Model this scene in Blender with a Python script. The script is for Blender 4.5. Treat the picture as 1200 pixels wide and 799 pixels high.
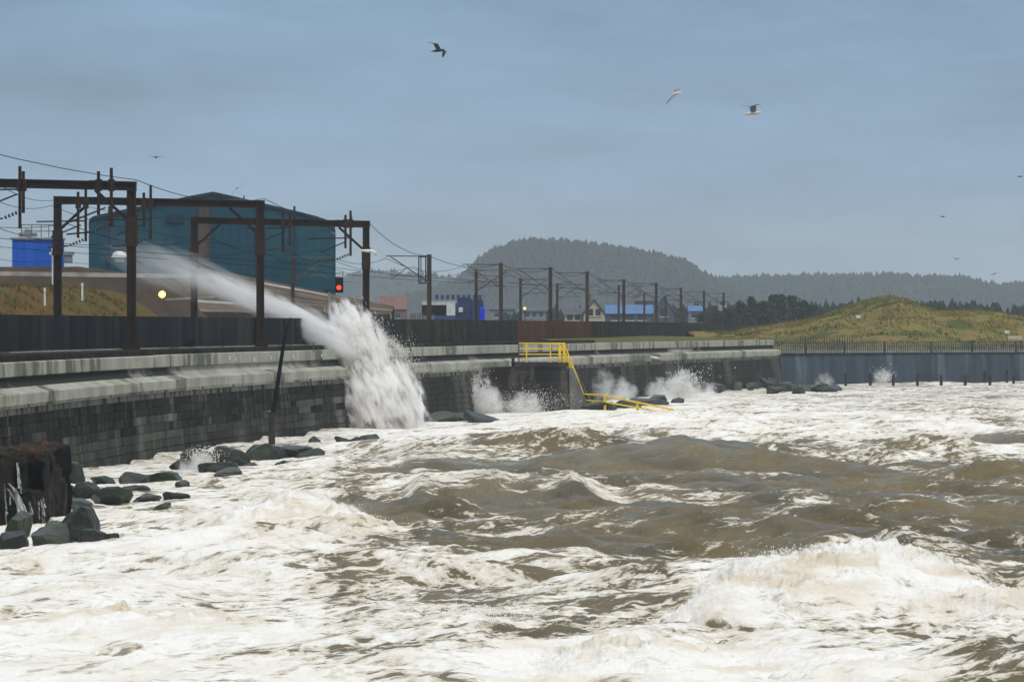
import bpy, math, random
import numpy as np
from mathutils import Vector, Matrix, Euler, Quaternion
R = math.radians
random.seed(7); rng = np.random.default_rng(11)
sc = bpy.context.scene
col = sc.collection
for o in list(bpy.data.objects): bpy.data.objects.remove(o)

# ------------------------------------------------------------------ camera
EYE, F, HZ = 6.5, 6000.0, 383.0      # eye height above the sea, focal length in photo pixels, horizon row
cd = bpy.data.cameras.new('camera'); cam = bpy.data.objects.new('camera', cd); col.objects.link(cam)
cam.location = (0, 0, EYE); cam.rotation_euler = (R(90), 0, 0)
cd.sensor_width = 36; cd.lens = 180; cd.shift_y = -(399.5 - HZ) / 1200
cd.clip_start = 1; cd.clip_end = 30000
sc.camera = cam

# ------------------------------------------------------------------ sky, sun, exposure
SUN_EL, SUN_AZ = 56, 150            # high, veiled sun behind the camera to the right (azimuth from +Y, clockwise)
w = bpy.data.worlds.new('World'); sc.world = w; w.use_nodes = True
nt = w.node_tree; nt.nodes.clear()
N = nt.nodes.new; L = nt.links.new
out = N('ShaderNodeOutputWorld'); bg = N('ShaderNodeBackground'); bg.inputs[1].default_value = 0.1
L(bg.outputs[0], out.inputs[0])
sky = N('ShaderNodeTexSky'); sky.sky_type = 'NISHITA'; sky.sun_disc = False
sky.sun_elevation = R(SUN_EL); sky.sun_rotation = R(SUN_AZ)
tc = N('ShaderNodeTexCoord'); sep = N('ShaderNodeSeparateXYZ'); L(tc.outputs['Generated'], sep.inputs[0])
# overcast layer: pale at the horizon, blue-grey just above it, brighter towards the zenith
ramp = N('ShaderNodeValToRGB'); L(sep.outputs[2], ramp.inputs[0])
cr = ramp.color_ramp; cr.interpolation = 'EASE'
SKY = [(0.0, (.34, .445, .52)), (.013, (.315, .425, .515)), (.030, (.225, .355, .51)), (.075, (.175, .295, .445)), (.3, (.48, .58, .70)), (1.0, (1.28, 1.32, 1.36))]
while len(cr.elements) < len(SKY): cr.elements.new(.5)
for e, (p, c) in zip(cr.elements, SKY): e.position = p; e.color = (*c, 1)
mp = N('ShaderNodeMapping'); mp.inputs['Scale'].default_value = (9, 9, 40); mp.inputs['Location'].default_value = (3.1, .4, 1.3); L(tc.outputs['Generated'], mp.inputs[0])
nz = N('ShaderNodeTexNoise'); nz.inputs['Scale'].default_value = 1; nz.inputs['Detail'].default_value = 5; nz.inputs['Roughness'].default_value = .5; L(mp.outputs[0], nz.inputs[0])
mr = N('ShaderNodeMapRange'); mr.inputs[1].default_value = .3; mr.inputs[2].default_value = .7; mr.inputs[3].default_value = 6.0; mr.inputs[4].default_value = 11.6
nz2 = N('ShaderNodeTexNoise'); nz2.inputs['Scale'].default_value = 3.3; nz2.inputs['Detail'].default_value = 6; nz2.inputs['Roughness'].default_value = .6; L(mp.outputs[0], nz2.inputs[0])
nm_ = N('ShaderNodeMath'); nm_.operation = 'MULTIPLY_ADD'; nm_.inputs[1].default_value = .35; L(nz2.outputs[0], nm_.inputs[0])
nm2 = N('ShaderNodeMath'); nm2.operation = 'MULTIPLY'; nm2.inputs[1].default_value = .68; L(nz.outputs[0], nm2.inputs[0]); L(nm2.outputs[0], nm_.inputs[2]); L(nm_.outputs[0], mr.inputs[0])
sclm = N('ShaderNodeVectorMath'); sclm.operation = 'SCALE'; L(ramp.outputs[0], sclm.inputs[0]); L(mr.outputs[0], sclm.inputs['Scale'])
mx = N('ShaderNodeMix'); mx.data_type = 'RGBA'; mx.inputs[0].default_value = .9
L(sky.outputs[0], mx.inputs[6]); L(sclm.outputs[0], mx.inputs[7]); L(mx.outputs[2], bg.inputs[0])

sd = bpy.data.lights.new('sun', 'SUN'); sd.energy = 1.5; sd.angle = R(16); sd.color = (1, .96, .9)
sun = bpy.data.objects.new('sun', sd); col.objects.link(sun)
dv = Vector((math.sin(R(SUN_AZ)) * math.cos(R(SUN_EL)), math.cos(R(SUN_AZ)) * math.cos(R(SUN_EL)), math.sin(R(SUN_EL))))
sun.rotation_euler = dv.to_track_quat('Z', 'Y').to_euler()
vs = sc.view_settings; vs.view_transform = 'Standard'; vs.look = 'None'; vs.gamma = 1; vs.use_curve_mapping = False; vs.exposure = 0.1
cy = sc.cycles
cy.max_bounces = 20; cy.diffuse_bounces = 2; cy.glossy_bounces = 2; cy.transmission_bounces = 2; cy.volume_bounces = 20; cy.transparent_max_bounces = 8
cy.use_denoising = True; cy.caustics_reflective = False; cy.caustics_refractive = False
cy.use_adaptive_sampling = True; cy.adaptive_threshold = 0.02
cy.volume_step_rate = 1.0; cy.volume_max_steps = 256

# ------------------------------------------------------------------ helpers
def P(px, py, Y): return Vector(((px - 600) / F * Y, Y, EYE - (py - HZ) / F * Y))   # a photo point at distance Y
def PX(px, Y): return (px - 600) / F * Y
def PZ(py, Y): return EYE - (py - HZ) / F * Y

class MB:
    def __init__(s): s.v = []; s.f = []
    def add(s, v, f):
        b = len(s.v); s.v += [tuple(p) for p in v]; s.f += [tuple(i + b for i in q) for q in f]; return s
    def box(s, c, size, rot=None):
        h = [x / 2 for x in size]; v = []
        for z in (-1, 1):
            for (x, y) in ((-1, -1), (1, -1), (1, 1), (-1, 1)):
                p = Vector((x * h[0], y * h[1], z * h[2]))
                if rot is not None: p = rot @ p
                v.append(p + Vector(c))
        return s.add(v, [(0, 3, 2, 1), (4, 5, 6, 7), (0, 1, 5, 4), (1, 2, 6, 5), (2, 3, 7, 6), (3, 0, 4, 7)])
    def tube(s, p0, p1, r0, r1=None, n=6, cap=True):
        p0, p1 = Vector(p0), Vector(p1); r1 = r0 if r1 is None else r1
        d = (p1 - p0).normalized(); a = d.orthogonal().normalized(); b = d.cross(a)
        v = [p0 + (a * math.cos(t) + b * math.sin(t)) * r0 for t in [2 * math.pi * i / n for i in range(n)]]
        v += [p1 + (a * math.cos(t) + b * math.sin(t)) * r1 for t in [2 * math.pi * i / n for i in range(n)]]
        f = [(i, (i + 1) % n, n + (i + 1) % n, n + i) for i in range(n)]
        if cap: f += [tuple(range(n - 1, -1, -1)), tuple(range(n, 2 * n))]
        return s.add(v, f)
    def path(s, pts, r, n=5):
        for a, b in zip(pts[:-1], pts[1:]): s.tube(a, b, r, r, n)
        return s
    def bar(s, p0, p1, wx, wy, up=(0, 1, 0)):
        p0, p1 = Vector(p0), Vector(p1); d = p1 - p0
        z = d.normalized(); y = Vector(up); x = y.cross(z).normalized(); y = z.cross(x)
        m = Matrix((x, y, z)).transposed()
        return s.box((p0 + p1) / 2, (wx, wy, d.length), m)
    def prism(s, poly, y0, y1):      # polygon (x, z) pushed from y0 to y1
        n = len(poly); v = [(x, y0, z) for x, z in poly] + [(x, y1, z) for x, z in poly]
        f = [(i, (i + 1) % n, n + (i + 1) % n, n + i) for i in range(n)] + [tuple(range(n - 1, -1, -1)), tuple(range(n, 2 * n))]
        return s.add(v, f)
    def mesh(s, name):
        m = bpy.data.meshes.new(name); m.from_pydata(s.v, [], s.f); m.update(); return m
    def build(s, name, mat, parent=None, smooth=False, **k):
        return link(name, s.mesh(name), mat, parent, smooth, **k)

def link(name, me, mat, parent=None, smooth=False, loc=None, label=None, cat=None, group=None, kind=None):
    o = bpy.data.objects.new(name, me); col.objects.link(o)
    if mat is not None and me is not None and not me.materials: me.materials.append(mat)
    if smooth: me.polygons.foreach_set('use_smooth', [True] * len(me.polygons))
    if parent is not None:
        o.parent = parent; o.matrix_parent_inverse = Matrix.Translation(-parent.location)
    if loc is not None: o.location = loc
    return tag(o, label, cat, group, kind)
def tag(o, label=None, cat=None, group=None, kind=None):
    for k, v in (('label', label), ('category', cat), ('group', group), ('kind', kind)):
        if v: o[k] = v
    return o
def thing(name, loc, label, cat, group=None, kind=None):
    o = bpy.data.objects.new(name, None); col.objects.link(o); o.location = loc; o.empty_display_size = .1
    return tag(o, label, cat, group, kind)
def npmesh(name, v, f):
    m = bpy.data.meshes.new(name); v = np.asarray(v, dtype=np.float32); f = np.asarray(f, dtype=np.int32)
    m.vertices.add(len(v)); m.vertices.foreach_set('co', v.ravel())
    k = f.shape[1]; m.loops.add(f.size); m.loops.foreach_set('vertex_index', f.ravel())
    m.polygons.add(len(f)); m.polygons.foreach_set('loop_start', np.arange(0, f.size, k, dtype=np.int32))
    m.update(calc_edges=True); return m
def grid_faces(nr, nc):
    i = np.arange(nr * nc).reshape(nr, nc)
    return np.stack([i[:-1, :-1], i[:-1, 1:], i[1:, 1:], i[1:, :-1]], -1).reshape(-1, 4)

# numpy gradient noise
_perm = rng.permutation(256); _perm = np.concatenate([_perm, _perm]); _ang = rng.random(256) * 2 * math.pi
_gc = np.cos(_ang).astype(np.float32); _gs = np.sin(_ang).astype(np.float32)
def pn(x, y):
    x = np.asarray(x, np.float32); y = np.asarray(y, np.float32)
    xi = np.floor(x).astype(np.int32); yi = np.floor(y).astype(np.int32); xf = x - xi; yf = y - yi; xi &= 255; yi &= 255
    u = xf * xf * xf * (xf * (xf * 6 - 15) + 10); v = yf * yf * yf * (yf * (yf * 6 - 15) + 10)
    def g(a, b, dx, dy):
        t = _perm[_perm[a & 255] + (b & 255)]; return _gc[t] * dx + _gs[t] * dy
    n00 = g(xi, yi, xf, yf); n10 = g(xi + 1, yi, xf - 1, yf); n01 = g(xi, yi + 1, xf, yf - 1); n11 = g(xi + 1, yi + 1, xf - 1, yf - 1)
    return ((n00 * (1 - u) + n10 * u) * (1 - v) + (n01 * (1 - u) + n11 * u) * v) * 1.5
_t1 = None
def pn1(x, seed):
    global _t1
    q = np.arange(-400, 400, .02)
    return np.interp(x, q, pn(q + seed * 3.7, q * 0 + seed * 1.31 + .37))
def fbm(x, y, o=4, g=.5):
    s = 0; a = 1
    for i in range(o): s = s + a * pn(x + 17.3 * i, y - 9.1 * i); x = x * 2.03; y = y * 2.03; a *= g
    return s
def sst(a, b, x):
    t = np.clip((x - a) / (b - a), 0, 1); return t * t * (3 - 2 * t)

# ------------------------------------------------------------------ materials
def nodes(name):
    m = bpy.data.materials.new(name); m.use_nodes = True; t = m.node_tree
    return m, t, t.nodes.new, t.links.new, t.nodes['Principled BSDF']
def pmat(name, c1, c2=None, scale=1.0, stretch=(1, 1, 1), rough=.8, lo=.35, hi=.65, c3=None, scale3=.2, lo3=.5, hi3=.62, stretch3=(1, 1, 1), bump=0, bscale=None, rnd=0, metal=0, detail=6, spec=.0):
    m, t, N, L, b = nodes(name)
    b.inputs['Roughness'].default_value = rough; b.inputs['Metallic'].default_value = metal; b.inputs['Specular IOR Level'].default_value = spec
    geo = N('ShaderNodeNewGeometry')
    def noise(sc_, st, det=detail):
        mp = N('ShaderNodeMapping'); mp.inputs['Scale'].default_value = [sc_ * s for s in st]; L(geo.outputs['Position'], mp.inputs[0])
        n = N('ShaderNodeTexNoise'); n.inputs['Scale'].default_value = 1; n.inputs['Detail'].default_value = det; n.inputs['Roughness'].default_value = .6; L(mp.outputs[0], n.inputs[0]); return n
    def rng_(n, a, c):
        r = N('ShaderNodeMapRange'); r.interpolation_type = 'SMOOTHSTEP'; r.inputs[1].default_value = a; r.inputs[2].default_value = c; L(n.outputs[0], r.inputs[0]); return r
    def mix(f, a, c):
        x = N('ShaderNodeMix'); x.data_type = 'RGBA'; L(f.outputs[0], x.inputs[0])
        for s, i in ((a, 6), (c, 7)):
            if isinstance(s, tuple): x.inputs[i].default_value = (*s, 1)
            else: L(s, x.inputs[i])
        return x.outputs[2]
    c = None
    n1 = noise(scale, stretch)
    c = mix(rng_(n1, lo, hi), c1, c2 or tuple(x * .75 for x in c1))
    if c3: c = mix(rng_(noise(scale3, stretch3), lo3, hi3), c, c3)
    if rnd:
        oi = N('ShaderNodeObjectInfo'); r = N('ShaderNodeMapRange'); r.inputs[3].default_value = 1 - rnd; r.inputs[4].default_value = 1 + rnd; L(oi.outputs['Random'], r.inputs[0])
        s = N('ShaderNodeVectorMath'); s.operation = 'SCALE'; L(c, s.inputs[0]); L(r.outputs[0], s.inputs['Scale']); c = s.outputs[0]
    L(c, b.inputs['Base Color'])
    if bump:
        nb = noise(bscale or scale * 4, (1, 1, 1), 4); bp = N('ShaderNodeBump'); bp.inputs['Strength'].default_value = 1; bp.inputs['Distance'].default_value = bump
        L(nb.outputs[0], bp.inputs['Height']); L(bp.outputs[0], b.inputs['Normal'])
    return m
def emat(name, c, s):
    m, t, N, L, b = nodes(name); b.inputs['Base Color'].default_value = (*c, 1); b.inputs['Emission Color'].default_value = (*c, 1); b.inputs['Emission Strength'].default_value = s; return m

M = {}
M['parapet'] = pmat('pale_concrete', (.36, .355, .30), (.28, .275, .23), .5, (1, 1, .6), .75, c3=(.13, .13, .105), scale3=.3, stretch3=(1, 1, .4), bump=.02, bscale=3, rnd=.04)
M['coping'] = pmat('coping_concrete', (.38, .37, .31), (.27, .265, .22), .35, (1, 1, 1), .7, c3=(.13, .13, .105), scale3=.12, lo3=.52, hi3=.62, bump=.02, bscale=3, rnd=.04)
M['recess'] = pmat('patchy_recess_concrete', (.36, .36, .31), (.22, .22, .19), .3, (1, 1, 1), .6, c3=(.035, .037, .03), scale3=.028, lo3=.44, hi3=.5, stretch3=(1, 1, 3))  # pale concrete with broad dark patches along its length
M['band'] = pmat('streaked_concrete', (.19, .19, .16), (.12, .12, .10), 1.2, (1, 1, .12), .6, c3=(.04, .04, .033), scale3=.9, stretch3=(1, 1, .1), lo3=.52, hi3=.6)
M['block'] = pmat('wet_block', (.068, .068, .056), (.034, .034, .028), 1.0, (1, 1, .16), .45, c3=(.14, .14, .118), scale3=.14, stretch3=(1, 1, .6), lo3=.50, hi3=.68, bump=.05, bscale=2.5, rnd=.3)
M['block_wet'] = pmat('dark_algae_block', (.034, .034, .027), (.018, .018, .015), 1.0, (1, 1, .14), .4, c3=(.08, .08, .068), scale3=.7, stretch3=(1, 1, .07), lo3=.56, hi3=.66, bump=.05, bscale=2.5, rnd=.3)
M['joint'] = pmat('block_joint', (.16, .16, .135), (.03, .03, .025), .35, rough=.7, lo=.45, hi=.56)
M['railwall'] = pmat('dark_wall_concrete', (.026, .027, .030), (.016, .017, .020), .5, (1, 1, .3), .7, c3=(.036, .037, .034), scale3=.35, stretch3=(1, 1, .15), bump=.02, rnd=.08)
M['railwall_green'] = pmat('weathered_wall_concrete', (.036, .038, .032), (.024, .025, .023), .4, (1, 1, .3), .8, c3=(.05, .054, .032), scale3=.3, bump=.02, rnd=.06)
M['railwall_brown'] = pmat('rust_brown_wall', (.105, .055, .03), (.07, .038, .024), .6, (1, 1, .3), .8, rnd=.15)
M['ledge'] = pmat('ledge_concrete', (.04, .038, .03), (.022, .021, .018), .7, rough=.6, bump=.02)
M['steel'] = pmat('weathered_dark_steel', (.026, .019, .014), (.042, .026, .017), 1.5, (1, 1, .4), .65, rnd=.15)
M['mast'] = pmat('mast_steel', (.055, .05, .042), (.085, .06, .04), 1.2, (1, 1, .3), .7, rnd=.2)
M['galv'] = pmat('galvanised_tube', (.09, .09, .085), (.14, .14, .13), 2, rough=.5, metal=.3)
M['wire'] = pmat('copper_wire', (.025, .025, .023), rough=.6)
M['insul'] = pmat('insulator', (.05, .035, .03), rough=.3, spec=.35)
M['yellow'] = pmat('yellow_paint', (.88, .60, .008), (.78, .50, .012), 3, rough=.45, c3=(.4, .24, .03), scale3=2.5, lo3=.6, hi3=.68, spec=.35)
M['rock'] = pmat('wet_boulder', (.018, .021, .017), (.042, .046, .036), .9, rough=.32, c3=(.022, .038, .014), scale3=.5, bump=.12, bscale=1.6, rnd=.35, spec=.12)
M['rock_grey'] = pmat('grey_boulder', (.055, .06, .056), (.03, .034, .033), .8, rough=.4, c3=(.05, .07, .04), scale3=.5, bump=.1, bscale=1.5, rnd=.3, spec=.12)
M['stub'] = pmat('old_rusty_concrete', (.045, .039, .031), (.022, .020, .017), 1.1, (1, 1, .3), .4, c3=(.075, .035, .018), scale3=.8, lo3=.57, hi3=.66, bump=.15, bscale=1.8)
M['pier'] = pmat('dark_pier_concrete', (.034, .031, .026), (.018, .017, .016), .5, (1, 1, .5), .5, c3=(.08, .07, .06), scale3=.7, stretch3=(1, 1, .2), bump=.03, rnd=.1)
M['pier_side'] = pmat('grey_pier_concrete', (.17, .17, .15), (.10, .10, .09), 1.2, (1, 1, .4), .6, bump=.03)
M['panel'] = pmat('grey_buttress_concrete', (.30, .31, .28), (.20, .21, .19), .8, (1, 1, .25), .7, rnd=.12)
M['teal'] = pmat('teal_cladding', (.010, .085, .125), (.008, .068, .105), .25, (1, 1, .2), .5, c3=(.018, .10, .13), scale3=.1)
M['tealroof'] = pmat('teal_roof_edge', (.018, .045, .075), rough=.5)
M['rust'] = pmat('rusty_duct', (.11, .075, .05), (.06, .05, .045), 1, (1, 1, .2), .8)
M['blue'] = pmat('bright_blue_cladding', (.015, .12, .55), (.013, .10, .47), .8, (1, 1, .1), .45)
M['white'] = pmat('white_paint', (.72, .72, .70), (.58, .58, .56), 2, rough=.5)
M['grey'] = pmat('grey_paint', (.25, .26, .26), (.18, .19, .19), 2, rough=.6)
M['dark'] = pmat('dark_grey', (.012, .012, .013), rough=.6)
M['glass'] = pmat('window_glass', (.03, .04, .05), rough=.08, spec=.5)
M['ground'] = pmat('rough_ground', (.085, .075, .05), (.06, .06, .04), .15, rough=.9, c3=(.07, .085, .035), scale3=.05)
M['ballast'] = pmat('track_ballast', (.10, .085, .07), (.06, .052, .045), 4, rough=.95, bump=.06, bscale=6)
M['bank'] = pmat('rust_brown_turf', (.13, .072, .026), (.085, .065, .024), .9, rough=.95, c3=(.085, .085, .03), scale3=.25, bump=.12, bscale=3)
M['bankgrass'] = pmat('bank_grass', (.16, .095, .03), (.11, .10, .03), .6, rough=.95, c3=(.07, .075, .02), scale3=.3)
M['upper'] = pmat('upper_bank_brown', (.075, .055, .038), (.05, .04, .03), .7, (1, 1, .6), .95, bump=.1, bscale=2)
M['verge'] = pmat('verge_grass', (.085, .10, .035), (.11, .10, .05), .6, rough=.95, bump=.08, bscale=4)
M['roofsheet'] = pmat('rusty_roof_sheet', (.115, .10, .075), (.075, .062, .046), .8, (.5, .5, 1), .75, c3=(.17, .105, .075), scale3=.3, rnd=.3)
M['paleroof'] = pmat('pale_roof_strip', (.38, .36, .32), (.24, .22, .2), .8, rough=.7, rnd=.2)
M['duneturf'] = pmat('dune_turf', (.15, .14, .038), (.19, .135, .05), .16, rough=.95, c3=(.065, .08, .025), scale3=.11, lo3=.5, hi3=.62, bump=.3, bscale=.8)
M['dunegrass'] = pmat('dune_grass', (.155, .145, .036), (.20, .14, .048), .2, rough=.9, c3=(.06, .08, .022), scale3=.13, lo3=.5, hi3=.6)
M['path'] = pmat('promenade_paving', (.33, .32, .30), (.24, .24, .22), .5, rough=.8)
M['seawallfar'] = pmat('slate_wall_concrete', (.060, .078, .098), (.036, .048, .062), .7, (1, 1, .15), .55, c3=(.10, .125, .15), scale3=.45, stretch3=(1, 1, .05), lo3=.54, hi3=.66, bump=.02)
M['fence'] = pmat('fence_steel', (.06, .075, .09), (.04, .05, .06), 2, rough=.5)
M['timber'] = pmat('wet_timber', (.03, .028, .03), (.05, .045, .045), 2, (1, 1, .3), .5)
M['forest'] = pmat('conifer_forest', (.017, .028, .018), (.012, .021, .014), .05, rough=.95, c3=(.022, .032, .018), scale3=.012)
M['hill'] = pmat('hill_ground', (.018, .026, .015), (.014, .02, .012), .02, rough=.95)
M['leaf'] = pmat('dark_leaves', (.030, .045, .022), (.045, .06, .028), .5, rough=.8, rnd=.25)
M['bark'] = pmat('bark', (.04, .032, .025), rough=.9)
M['cream'] = pmat('cream_render', (.52, .47, .33), (.45, .41, .3), .5, rough=.8)
M['slate'] = pmat('blue_slate', (.10, .19, .34), (.085, .15, .27), .6, rough=.5)
M['slate2'] = pmat('grey_slate', (.10, .115, .13), (.08, .09, .10), .6, rough=.6)
M['brick'] = pmat('red_brick', (.20, .11, .085), (.15, .09, .07), .8, rough=.85)
M['container'] = pmat('navy_container', (.025, .06, .16), (.02, .045, .12), .8, (1, 1, .1), .5, rnd=.2, spec=.35)
M['brightblue'] = pmat('vivid_blue_plastic', (.015, .06, .75), rough=.4)
M['pallet'] = pmat('pallet_wood', (.14, .10, .06), (.09, .07, .045), 2, rough=.9, rnd=.2)
M['droplet'] = pmat('spray_water', (.86, .84, .80), (.80, .77, .70), .5, rough=.5)
M['waterfall'] = pmat('falling_white_water', (.50, .52, .50), (.12, .13, .12), 3, (3, 3, .2), .35, bump=.05, bscale=5, spec=.35)
M['lampyellow'] = emat('lit_yellow_lamp', (1, .86, .16), 1.25)
M['lampred'] = emat('lit_red_signal', (1, .06, .015), 1.6)
M['lampamber'] = emat('lit_small_lamp', (1, .70, .15), 1.4)

# gull: white body, grey back and wings, black wing tips
def gull_mat(name, body, wing, tip):
    m, t, N, L, b = nodes(name); b.inputs['Roughness'].default_value = .8
    a = N('ShaderNodeAttribute'); a.attribute_name = 'wing'; r = N('ShaderNodeValToRGB'); L(a.outputs['Fac'], r.inputs[0])
    e = r.color_ramp.elements; e[0].position = 0; e[0].color = (*body, 1); e[1].position = .25; e[1].color = (*wing, 1)
    n = r.color_ramp.elements.new(.72); n.color = (*wing, 1); n = r.color_ramp.elements.new(.86); n.color = (*tip, 1)
    L(r.outputs[0], b.inputs['Base Color']); return m
M['gull_white'] = gull_mat('gull_plumage', (.62, .60, .56), (.22, .22, .22), (.02, .02, .02))
M['gull_pale'] = gull_mat('pale_gull_plumage', (.75, .74, .70), (.6, .6, .58), (.03, .03, .03))
M['gull_dark'] = gull_mat('dark_gull_plumage', (.025, .022, .022), (.015, .014, .014), (.008, .008, .008))

# ------------------------------------------------------------------ plan of the shore (metres; +Y away from the camera, +X to the right)
_c = np.array([(120, -23.4), (150, -22.9), (180, -22.2), (212, -21.2), (240, -20.1), (268, -18.4), (298, -15.6), (325, -12.6), (350, -9.5), (402, -2.4), (445, 4.1), (490, 11.5), (530, 18.5), (575, 27), (592, 30.3)])
_t = np.array([(120, -25.6), (180, -23.9), (212, -22.9), (240, -21.9), (268, -20), (313, -15.1), (357, -10.1), (388, -6.3), (440, -.95), (471, 3.3), (508, 7.3), (589, 13.8), (635, 17.9), (717, 25), (850, 39)])
def hermite(pts):
    x, y = pts[:, 0], pts[:, 1]; m = np.gradient(y, x)
    def f(q):
        i = int(np.clip(np.searchsorted(x, q) - 1, 0, len(x) - 2)); h = x[i + 1] - x[i]; t = (q - x[i]) / h
        return ((2*t**3-3*t**2+1)*y[i] + (t**3-2*t**2+t)*h*m[i] + (-2*t**3+3*t**2)*y[i+1] + (t**3-t**2)*h*m[i+1])
    return f
CX, TX = hermite(_c), hermite(_t)
def at(Y, w, z, f=CX):                 # point at lateral offset w (seaward) from a plan curve
    d = (f(Y + .5) - f(Y - .5)); n = math.hypot(d, 1)
    return Vector((f(Y) + w / n, Y - w * d / n, z))
def sweep(Y0, Y1, prof, f=CX, step=3.0, mb=None):      # closed profile (w, z) along the curve
    mb = mb or MB(); k = max(2, int(math.ceil((Y1 - Y0) / step)) + 1); n = len(prof); v = []
    for Y in np.linspace(Y0, Y1, k): v += [at(Y, wq, z, f) for wq, z in prof]
    fs = [(r * n + i, r * n + (i + 1) % n, (r + 1) * n + (i + 1) % n, (r + 1) * n + i) for r in range(k - 1) for i in range(n)]
    fs += [tuple(range(n - 1, -1, -1)), tuple((k - 1) * n + i for i in range(n))]
    return mb.add(v, fs)

# ------------------------------------------------------------------ ground
def ground_sheet():
    v = []; f = []; rows = list(np.linspace(120, 592, 60)); n = 0
    for Y in rows:
        a = at(Y, -.4, 4.93); v += [(-2500, Y, 4.9), (a.x, a.y, 4.93)]
    for i in range(len(rows) - 1): f.append((2 * i, 2 * i + 1, 2 * i + 3, 2 * i + 2))
    b = len(v); v += [(-2500, 592.3, 3.2), (1600, 640, 3.2), (1600, 9000, 3.2), (-2500, 9000, 3.2)]
    v += [(30.4, 592.3, 3.2), (75, 626, 3.2), (140, 640, 3.2)]
    f.append((b, b + 4, b + 5, b + 6, b + 1, b + 2, b + 3))
    return v, f
gv, gf = ground_sheet(); mb = MB(); mb.add(gv, gf); mb.build('ground', M['ground'], kind='structure')
# track bed, raised behind the dark wall
sweep(120, 850, [(-15, 5.2), (-14, 6.0), (-1.0, 6.0), (-1.0, 5.0), (-15, 5.0)], TX, 8).build('track_bed', M['ballast'], kind='structure')
for wq in (-2.6, -4.03, -6.9, -8.33):
    sweep(120, 850, [(wq - .04, 6.0), (wq - .04, 6.16), (wq + .04, 6.16), (wq + .04, 6.0)], TX, 8).build('rail', M['galv'], label='steel running rail on the ballast behind the dark wall', cat='rail', group='rails of the two tracks')
# verge between promenade parapet and dark wall
v = []; f = []; rows = np.linspace(452, 592, 50)
for Y in rows:
    a = at(Y, -.42, 4.97); b = at(min(Y + (Y - 380) * .12, 850), .45 if Y > 380 else -.6, 5.42, TX)
    v += [a, a.lerp(b, .35) + Vector((0, 0, .05)), a.lerp(b, .7) + Vector((0, 0, .08)), b]
for i in range(len(rows) - 1):
    for k in range(3): f.append((4 * i + k, 4 * i + k + 1, 4 * i + 5 + k, 4 * i + 4 + k))
MB().add(v, f).build('grass_verge', M['verge'], smooth=True, kind='structure')

# embankment left of the line, in two steps
def emb(x, Y):
    edge = np.interp(Y, [120, 268, 330, 400, 470, 560], [-47, -41, -37, -25.5, -24, -20])
    d = edge - x
    z = 5.6 + 3.9 * sst(0, 9, d) + .18 * fbm(x * .35, Y * .35, 3)
    return z
X_, Y_ = np.meshgrid(np.linspace(-110, -18, 130), np.linspace(290, 425, 130))
Z_ = emb(X_, Y_)
link('embankment', npmesh('embankment', np.stack([X_, Y_, Z_], -1).reshape(-1, 3), grid_faces(130, 130)), M['bank'], smooth=True, kind='structure')
def tufts(name, x, yy, z, mat, label, h0, h1):
    n = len(x); h = rng.uniform(h0, h1, n); lean = rng.normal(0, .1, (n, 2)); wd = rng.uniform(.04, .1, n); an = rng.random(n) * 6.28
    b0 = np.stack([x - np.cos(an) * wd, yy - np.sin(an) * wd, z - .05], -1); b1 = np.stack([x + np.cos(an) * wd, yy + np.sin(an) * wd, z - .05], -1); tpv = np.stack([x + lean[:, 0] - .08, yy + lean[:, 1], z + h], -1)
    link(name, npmesh(name, np.stack([b0, b1, tpv], 1).reshape(-1, 3), np.arange(n * 3).reshape(-1, 3)), mat, kind='stuff', label=label, cat='grass')
x = -48 + 30 * rng.random(26000); yy = 318 + 90 * rng.random(26000); k_ = fbm(x * .3, yy * .3, 3) > -.1; x, yy = x[k_], yy[k_]
tufts('bank_grass', x, yy, emb(x, yy), M['bankgrass'], 'rough ochre and olive grass on the bank beside the tracks', .1, .45)
X_, Y_ = np.meshgrid(np.linspace(-400, -22, 80), np.linspace(426, 640, 60))
Z_ = 5.2 + 6.35 * sst(426, 428.5, Y_ + .02 * X_) * sst(-23, -34, X_) + .12 * fbm(X_ * .2, Y_ * .2, 3)
link('upper_terrace', npmesh('upper_terrace', np.stack([X_, Y_, Z_], -1).reshape(-1, 3), grid_faces(60, 80)), M['upper'], smooth=True, kind='structure')

# ------------------------------------------------------------------ sea wall
sw = thing('sea_wall', at(300, 0, 0), 'long curving stepped sea wall of pale coping over dark wet blockwork', 'sea wall')
Ys = [120] + list(np.arange(140, 262, 12.2)) + list(np.arange(268.0, 590, 12.4)) + [592]
Ys = sorted(set(round(float(y), 2) for y in Ys))
for a, b in zip(Ys[:-1], Ys[1:]):
    if b - a < 2: continue
    dz = -.03 if b < 268.5 else random.uniform(-.006, .006)
    sweep(a + .03, b - .03, [(-.42, 4.6), (-.42, 5.0 + dz), (-.36, 5.03 + dz), (-.03, 5.03 + dz), (.03, 4.99 + dz), (.05, 4.41), (-.02, 4.37), (-.1, 4.37)]).build('parapet_panel', M['parapet'], sw)
    dz2 = -.05 if b < 268.5 else random.uniform(-.008, .008)
    o2 = .05 if b < 268.5 else 0
    sweep(a + .03, b - .03, [(.2, 3.2), (.2, 3.96), (.45, 3.88 + dz2), (.72 + o2, 3.80 + dz2), (.76 + o2, 3.75 + dz2), (.76 + o2, 3.27), (.62, 3.25)]).build('coping_panel', M['coping'], sw)
sweep(120, 592, [(-.41, 3.3), (-.41, 4.55), (-.12, 4.55), (-.12, 4.36), (-.09, 4.2), (-.02, 4.08), (.1, 4.0), (.215, 3.965), (.21, 3.3)]).build('curved_recess', M['recess'], sw, smooth=False)
mb = MB()
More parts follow.
